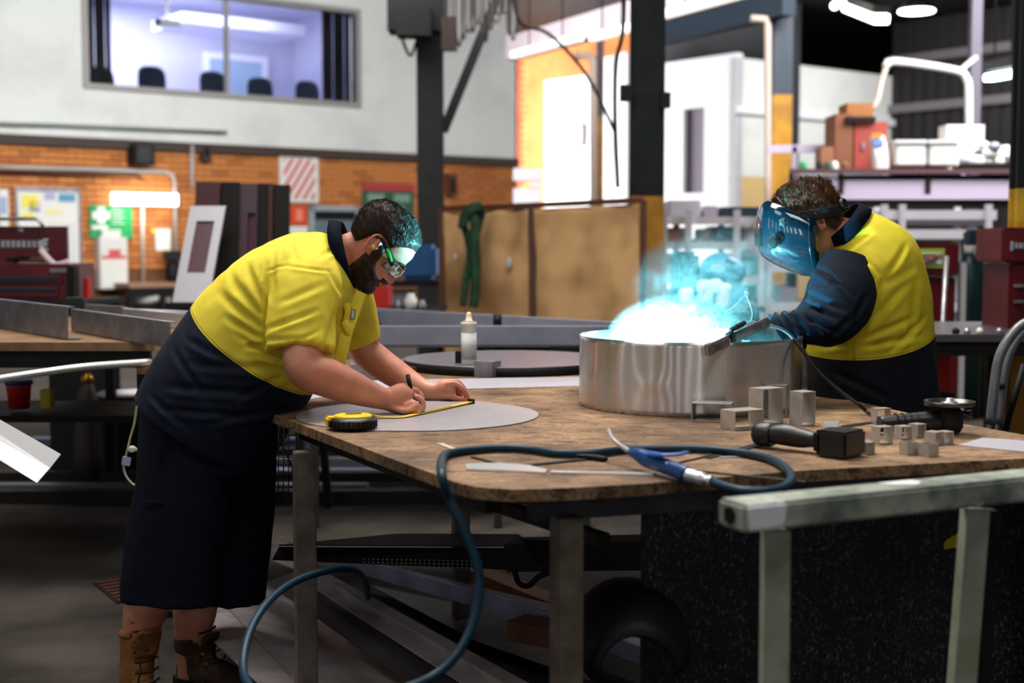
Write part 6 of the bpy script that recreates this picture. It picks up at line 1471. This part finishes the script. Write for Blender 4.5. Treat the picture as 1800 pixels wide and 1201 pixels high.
# ------------------------------------------------------------ welder at the right
wd_ = thing('person', 'person welding behind the drum in a dark helmet and yellow backed navy overalls', 'person', Vector((1.2, 4.55, 0)))
hw = Frame(P(1424, 393, 4.55), (-.80, 0, -.60), (0, -1, 0))
if hw.U.z < 0: hw.U = -hw.U
sk = MB(); add_head(sk, hw, 56, 48)
sk.loft([S(1440, 405, 4.55, 32, .058), S(1462, 412, 4.55, 34, .060), S(1490, 425, 4.55, 40, .066), S(1515, 450, 4.55, 50, .09)], n=24, sub=4)
sk.loft([S(1500, 430, 4.55, 48, .13), S(1525, 480, 4.55, 72, .17), S(1532, 560, 4.55, 85, .17), S(1535, 680, 4.55, 88, .16), S(1537, 740, 4.55, 90, .16)], n=24, sub=4)
sk.loft([S(1495, 470, 4.42, 26), S(1478, 550, 4.32, 23), S(1460, 574, 4.27, 20), S(1400, 580, 4.30, 16), S(1355, 580, 4.33, 14)], n=20, sub=4)
sk.loft([S(1495, 470, 4.66, 26), S(1455, 550, 4.76, 22), S(1395, 583, 4.68, 17), S(1345, 594, 4.55, 14)], n=20, sub=4)
hip = P(1537, 740, 4.55)
for dy in (-.10, .10):
    sk.loft([(Vector((hip.x, 4.55+dy, .86)), .09, .085), (Vector((hip.x-.02, 4.55+dy, .48)), .062, .06), (Vector((hip.x+.01, 4.55+dy, .3)), .058, .056), (Vector((hip.x+.02, 4.55+dy, .09)), .038, .038)], n=20, sub=4)
link_mesh('body', remesh(sk, .0055, 2), m_skin, wd_)
# vest / torso
so = MB()
so.loft([S(1537, 775, 4.55, 116, .20), S(1535, 700, 4.55, 113, .20), S(1531, 635, 4.55, 111, .205), S(1529, 575, 4.55, 108, .21), S(1531, 515, 4.55, 99, .215), S(1525, 462, 4.55, 88, .205), S(1506, 425, 4.55, 66, .15), S(1488, 405, 4.55, 44, .085)], n=48, sub=6, e=2.15)
me = remesh(so, .0075, 3)
seg3 = [(1480, 455, 1530, 462, .004, .006), (1530, 462, 1550, 490, .006, .006), (1550, 490, 1535, 545, .007, .007), (1535, 545, 1512, 592, .008, .008), (1500, 640, 1499, 600, .004, .006), (1512, 598, 1600, 560, .007, .010), (1510, 610, 1620, 590, .006, .010), (1525, 570, 1590, 500, .006, .012), (1560, 480, 1600, 430, .005, .010), (1450, 615, 1500, 605, .006, .008), (1550, 500, 1610, 470, .004, .012), (1560, 620, 1630, 560, .006, .010), (1480, 660, 1560, 700, .006, .012), (1600, 600, 1610, 500, .004, .012), (1500, 440, 1540, 410, .003, .006), (1460, 436, 1500, 400, .004, .006)]
wrinkle(me, crease_fn(seg3, 4.35, ex1))
m_sh2 = bpy.data.materials.new('two_tone_overall'); m_sh2.use_nodes = True
nt = m_sh2.node_tree; N = nt.nodes; L = nt.links; b = N['Principled BSDF']
two_tone(P(1425, 624, 4.55), P(1640, 584, 4.55), .030, srgb(214, 196, 44), srgb(9, 12, 22))
link_mesh('overall_top', me, m_sh2, wd_)
# sleeves
sv_ = MB()
sv_.loft([S(1492, 455, 4.42, 46, .05), S(1484, 500, 4.37, 60, .080), S(1474, 545, 4.30, 57, .080), S(1462, 574, 4.25, 36, .07), S(1425, 577, 4.26, 29, .055), S(1385, 576, 4.30, 27, .046), S(1356, 577, 4.33, 24, .042)], n=36, sub=6)
me = remesh(sv_, .006, 3)
def ex4(p): return .005*mnoise.noise(Vector((p.x*9, p.y*9, p.z*9)))
seg4 = [(1368, 552, 1390, 602, .010, .005), (1378, 550, 1408, 604, .012, .006), (1394, 548, 1420, 600, .012, .007), (1408, 545, 1440, 590, .010, .007), (1398, 575, 1450, 598, .010, .006), (1420, 560, 1470, 585, .011, .007), (1425, 535, 1462, 560, .010, .008), (1432, 520, 1480, 545, .007, .009), (1440, 500, 1480, 500, .005, .010), (1455, 590, 1490, 560, .008, .008), (1358, 555, 1372, 600, .008, .005), (1410, 590, 1470, 606, .008, .005), (1450, 470, 1500, 520, .005, .010), (1500, 560, 1530, 520, .006, .010)]
wrinkle(me, crease_fn(seg4, 4.22, ex4))
fold4 = ex4
m_sleeve = M('navy_sleeve', srgb(9, 15, 26), .8, var=srgb(13, 23, 38), scale=9, bump=.1, bscale=120, spec=.12)
link_mesh('near_sleeve', me, m_sleeve, wd_)
sv_ = MB(); sv_.loft([S(1495, 452, 4.66, 44, .05), S(1475, 505, 4.74, 54, .07), S(1448, 552, 4.77, 46, .07), S(1395, 585, 4.67, 32, .05), S(1350, 592, 4.56, 26, .042)], n=32, sub=5)
me = remesh(sv_, .008, 3); wrinkle(me, fold4); link_mesh('far_sleeve', me, m_sleeve, wd_)
ar_ = MB(); 
ap = [(1450, 448), (1475, 440), (1503, 442), (1530, 462), (1547, 488), (1540, 520), (1527, 556), (1512, 590)]
# lower legs of the overall and boots
lo_ = MB(); lo_.loft([(Vector((hip.x, 4.55, .95)), .20, .19), (Vector((hip.x, 4.55, .80)), .18, .19)], n=32, sub=3)
for dy in (-.10, .10): lo_.loft([(Vector((hip.x, 4.55+dy, .86)), .13, .10), (Vector((hip.x-.01, 4.55+dy, .5)), .10, .09), (Vector((hip.x+.01, 4.55+dy, .08)), .09, .08)], n=28, sub=4)
me = remesh(lo_, .011, 3); wrinkle(me, fold2); link_mesh('overall_legs', me, m_navy, wd_)
for dy in (-.10, .10):
    bb_ = MB(); c0 = Vector((hip.x+.02, 4.55+dy, 0)); bb_.loft([(c0+UP*.15, .055, .05), (c0+UP*.04, .055, .045)], n=24, sub=3).loft([(c0+Vector((.06, 0, .045)), .04, .04), (c0+Vector((-.06, 0, .05)), .045, .046), (c0+Vector((-.17, 0, .04)), .036, .045), (c0+Vector((-.20, 0, .035)), .02, .025)], n=24, sub=4)
    q = link_mesh('boot', remesh(bb_, .007, 2), m_bootd, wd_); obj('sole', MB().box(c0+Vector((-.07, 0, .0155)), (.31, .10, .03), bev=.01), m_black, q)
collar(P(1494, 404, 4.55), Vector((-.72, 0, .62)), .094, .040, M('navy_collar', (0, 0, 0)), wd_, squash=.84, flare=.014)
# hair
def hm2(f, y, u):
    line = interp([(-.11, -.075), (-.04, -.06), (-.02, .0), (.04, .03), (.07, .05), (.12, .06)], f)
    return (u-line)/.012
hb_, kp = head_cap(hw, hm2, .020, seed=21, noise_amp=.014, nscale=38)
strands(hb_, hw, kp, 7000, .036, .0022, lambda f, y, u: (-.2, 0, .5), curl=.005, seed=22)
obj('hair', hb_, M('curly_brown_hair', srgb(112, 68, 42), .5, var=srgb(50, 30, 20), scale=50, spec=.3), wd_)
# helmet shell
hl = thing('welding_mask', '', '', (0, 0, 0)) if False else None
rowsd = [((1346, 355), (1419, 388), .100), ((1339, 364), (1421, 396), .118), ((1334, 385), (1421, 408), .128), ((1333, 412), (1421, 424), .130), ((1337, 440), (1424, 444), .126), ((1352, 456), (1426, 460), .116), ((1385, 473), (1429, 474), .096), ((1412, 483), (1432, 484), .078)]
G = MB(); rows = []; nn_ = 40
Yc = 4.55
RD = catmull([[a[0], a[1], b_[0], b_[1], h] for a, b_, h in rowsd], 4)
for fx, fy, bx, by, hw_ in RD:
    row = []
    for k in range(nn_+1):
        a = -math.pi/2+math.pi*k/nn_
        # superellipse from near back edge round the front to the far back edge
        cx_ = abs(math.cos(a))**.72; sy_ = math.copysign(abs(math.sin(a))**.8, math.sin(a))
        x = bx+(fx-bx)*cx_; y = by+(fy-by)*cx_
        base_ = P(x, y, Yc); row.append(Vector((base_.x, Yc-(.0)+hw_*sy_, base_.z)))
    rows.append(row)
verts = [G.bm.verts.new(p) for r_ in rows for p in r_]; W = nn_+1
for j in range(len(rows)-1):
    for k in range(nn_): f = G.bm.faces.new((verts[j*W+k], verts[j*W+k+1], verts[(j+1)*W+k+1], verts[(j+1)*W+k])); f.smooth = True
m_hel = M('teal_black_gloss', srgb(10, 40, 54), .12, .0, spec=.7, coat=.8, var=srgb(6, 26, 38), scale=6)
hel = obj('welding_helmet', G, m_hel, wd_, 'glossy dark teal welding helmet shell'); md = hel.modifiers.new('t', 'SOLIDIFY'); md.thickness = .004; md.offset = 1
# lens window on the front, knobs and strap
lz = MB(); fa, fb = P(1333, 400, Yc), P(1334, 434, Yc)
obj('lens_window', MB().box((fa+fb)/2+Vector((.001, 0, 0)), (.012, .11, .06), bev=.003), m_black, hel)
kc = P(1376, 390, Yc-.128)
kc = P(1376, 391, Yc-.133)
obj('star_knob', MB().lathe([(.011, 0), (.013, .003), (.011, .006), (.004, .008)], kc, (0, -1, 0), 10), M('knob_grey', srgb(84, 92, 96), .3, .4), hel)
for k in range(5):
    a = k*2*math.pi/5; obj('knob_arm', MB().ball(kc+Vector((.011*math.cos(a), -.003, .011*math.sin(a))), .004, u=8, v=6), M('knob_grey', (0, 0, 0)), hel)
kc2 = P(1358, 427, Yc-.122); obj('vent_cap', MB().lathe([(.018, 0), (.018, .006), (.012, .009)], kc2, (-.2, -1, -.1), 18), m_black, hel)
obj('rim_seam', MB().tube([Vector((r_[1].x, r_[1].y-.003, r_[1].z)) for r_ in rows[::3]], .003, 8), m_hel, hel)
st_ = [hw(.075, .060, .075), hw(.03, .092, .050), hw(-.02, .100, .022), hw(-.075, .090, -.004), hw(-.122, .045, -.018), hw(-.130, 0, -.02)]
def ribbon2(pts, wd2, th, upv):
    s = MB(); s.loft([(p, th, wd2) for p in pts], n=12, sub=5, side=upv, e=5); return s
obj('head_strap', ribbon2(st_, .017, .003, hw.U), m_blackp, hel)
obj('strap_pad', MB().box(hw(-.03, .100, .020), (.05, .010, .034), Matrix((hw.F, hw.S, hw.U)).transposed(), bev=.004), m_blackp, hel)
obj('ratchet_knob', MB().lathe([(.016, 0), (.019, .004), (.018, .016), (.012, .020)], hw(-.105, .062, -.004), -hw.F*.8+hw.S*.9, 12), m_blackp, hel)
obj('crown_strap', MB().tube([hw(.05, .085, .070), hw(.045, .05, .125), hw(.04, 0, .140), hw(.04, -.05, .125)], .004, 8, 4), M('grey_strap', srgb(70, 74, 78), .5), hel)
# gloved hands
m_gl = M('worn_leather_glove', srgb(110, 128, 130), .6, var=srgb(70, 84, 88), scale=20, bump=.3)
g_ = MB(); g_.loft([S(1372, 590, 4.31, 24, .040), S(1345, 590, 4.30, 22, .040), S(1325, 586, 4.26, 20, .040), S(1308, 586, 4.22, 15, .036)], n=20, sub=4)
for dy, dz, L_ in ((.03, -4, 26), (.01, -1, 30), (-.012, 3, 30), (-.03, 8, 26)):
    finger(g_, [P(1314, 582+dz, 4.22+dy), P(1314-L_*.5, 580+dz, 4.20+dy), P(1314-L_*.8, 590+dz, 4.18+dy), P(1314-L_*.5, 599+dz, 4.18+dy)], .012, .010)
finger(g_, [P(1338, 578, 4.24), P(1325, 570, 4.21), P(1310, 572, 4.19)], .013, .011)
link_mesh('glove', remesh(g_, .005, 2), m_gl, wd_)
g_ = MB(); g_.loft([S(1360, 598, 4.56, 24, .040), S(1335, 602, 4.52, 22, .04), S(1315, 606, 4.48, 16, .036)], n=20, sub=4)
for dy in (.03, .01, -.012, -.03): finger(g_, [P(1318, 602, 4.48+dy), P(1300, 604, 4.46+dy), P(1290, 612, 4.45+dy), P(1298, 620, 4.45+dy)], .012, .010)
finger(g_, [P(1335, 606, 4.49), P(1318, 616, 4.44), P(1302, 618, 4.44)], .013, .011)
link_mesh('glove', remesh(g_, .006, 2), m_gl, wd_)
# clamp bar over the drum rim
cbt = thing('clamp_bar', 'long metal bar with spring clamps held across the drum rim', 'clamp', P(1296, 592, 4.0))
b0, b1 = P(1243, 616, 3.86), P(1350, 566, 4.10)
m_barm = M('pinkish_steel', srgb(150, 134, 136), .3, .6, var=srgb(100, 88, 90), scale=30)
obj('bar', MB().beam(b0, b1, .016, .030, (0, 0, 1), bev=.004), m_barm, cbt)
dr = (b1-b0).normalized(); 
obj('nose_block', MB().beam(b0-dr*.002, b0+dr*.030, .020, .033, (0, 0, 1), bev=.003), m_barm, cbt)
obj('clamp_block', MB().beam(b0+dr*.11, b0+dr*.135, .024, .042, (0, 0, 1), bev=.003), m_black, cbt)
obj('lever', MB().beam(b0+dr*.12+UP*.026, b0+dr*.20+UP*.030, .012, .012, (0, 0, 1), bev=.002), m_black, cbt)
obj('spring', MB().lathe([(.007+.002*(k % 2), .004*k) for k in range(10)], b0+dr*.15+UP*.028, dr, 10), m_dark, cbt)
for k in (.02, .115, .14): obj('rivet', MB().ball(b0+dr*k+Vector((0, -.0115, 0)), .0035), m_alu, cbt)
tag(obj('welding_cable', MB().tube([P(1345, 572, 4.12), P(1372, 578, 4.1), P(1392, 592, 4.08), P(1410, 615, 4.06), P(1440, 655, 4.04), P(1480, 690, 4.02), P(1510, 712, 4.0), Vector((T(1527, 730).x, T(1527, 730).y, ZT+.006)), Vector((T(1545, 742).x, T(1545, 742).y, ZT+.006))], .0055, 10, 5), m_blackp), 'black cable curving down from the clamp bar to the table', 'cable')
tt = thing('welding_torch', 'slim welding torch reaching down into the drum', 'torch', P(1290, 612, 4.45))
a_ = P(1300, 612, 4.45); e_ = Vector((rc.x-.05, rc.y, ZT+.10))
obj('handle', MB().tube([a_+(a_-e_)*.3, a_, a_.lerp(e_, .35)], [.012, .013, .011], 14), m_blackp, tt); obj('neck', MB().tube([a_.lerp(e_, .35), a_.lerp(e_, .8), e_], [.006, .006, .004], 10), m_alu, tt)

# ------------------------------------------------------------ smoke over the drum
def smoke(name, lo, hi, dens, label, scale, thr, seed):
    c = (Vector(lo)+Vector(hi))/2; sz = Vector(hi)-Vector(lo)
    o = obj(name, MB().ball((0, 0, 0), (sz.x/2, sz.y/2, sz.z/2), u=24, v=16), [], None, local=True); o.location = c
    m = bpy.data.materials.new(name+'_vapour'); m.use_nodes = True; nt = m.node_tree; N = nt.nodes; L = nt.links; N.remove(N['Principled BSDF'])
    pv = N.new('ShaderNodeVolumePrincipled'); pv.inputs['Color'].default_value = (.9, .97, 1, 1); pv.inputs['Anisotropy'].default_value = .15
    tc = N.new('ShaderNodeTexCoord'); mp = N.new('ShaderNodeMapping'); mp.inputs['Location'].default_value = (seed, 0, 0); L.new(tc.outputs['Object'], mp.inputs[0])
    n1 = N.new('ShaderNodeTexNoise'); n1.inputs['Scale'].default_value = scale; n1.inputs['Detail'].default_value = 8; n1.inputs['Roughness'].default_value = .66; n1.inputs['Distortion'].default_value = 1.4; L.new(mp.outputs[0], n1.inputs['Vector'])
    r_ = N.new('ShaderNodeMapRange'); r_.inputs[1].default_value = thr; r_.inputs[2].default_value = thr+.09; L.new(n1.outputs[0], r_.inputs[0])
    # fade toward the edge of the puff
    vm = N.new('ShaderNodeVectorMath'); vm.operation = 'DIVIDE'; vm.inputs[1].default_value = (sz.x/2, sz.y/2, sz.z/2); L.new(tc.outputs['Object'], vm.inputs[0])
    ln = N.new('ShaderNodeVectorMath'); ln.operation = 'LENGTH'; L.new(vm.outputs[0], ln.inputs[0])
    fr2 = N.new('ShaderNodeMapRange'); fr2.inputs[1].default_value = 1.0; fr2.inputs[2].default_value = .35; L.new(ln.outputs['Value'], fr2.inputs[0])
    m1 = N.new('ShaderNodeMath'); m1.operation = 'MULTIPLY'; L.new(r_.outputs[0], m1.inputs[0]); L.new(fr2.outputs[0], m1.inputs[1])
    m2 = N.new('ShaderNodeMath'); m2.operation = 'MULTIPLY'; m2.inputs[1].default_value = dens; L.new(m1.outputs[0], m2.inputs[0]); L.new(m2.outputs[0], pv.inputs['Density'])
    L.new(pv.outputs[0], N['Material Output'].inputs['Volume'])
    o.data.materials.append(m); return tag(o, label, 'smoke', kind='stuff')
smoke('weld_smoke', (rc.x-.26, rc.y-.22, ZT+RH-.12), (rc.x+.19, rc.y+.22, ZT+RH+.13), 13, 'dense bright blue lit smoke boiling over the drum rim', 42, .52, 3)
smoke('thin_smoke', (rc.x-.20, rc.y-.2, ZT+RH-.05), (rc.x+.40, rc.y+.22, ZT+RH+.36), 1.1, 'thin blue haze rising above the dense smoke', 20, .48, 11)
w1 = [P(x, y, 4.3) for x, y in ((1298, 592), (1306, 578), (1318, 566), (1322, 552), (1318, 535), (1312, 520), (1309, 512), (1316, 516))]
m_wisp = M('pale_thread', srgb(190, 230, 236), .7)
tag(obj('smoke_thread', MB().tube(w1, .0007, 6, 5), m_wisp), 'thin curling white thread of smoke right of the drum smoke', 'smoke')
tag(obj('smoke_thread', MB().tube([P(x, y, 4.28) for x, y in ((1272, 548), (1284, 543), (1296, 533), (1302, 525))], .0006, 6, 5), m_wisp), 'short white smoke thread left of the longer one', 'smoke')
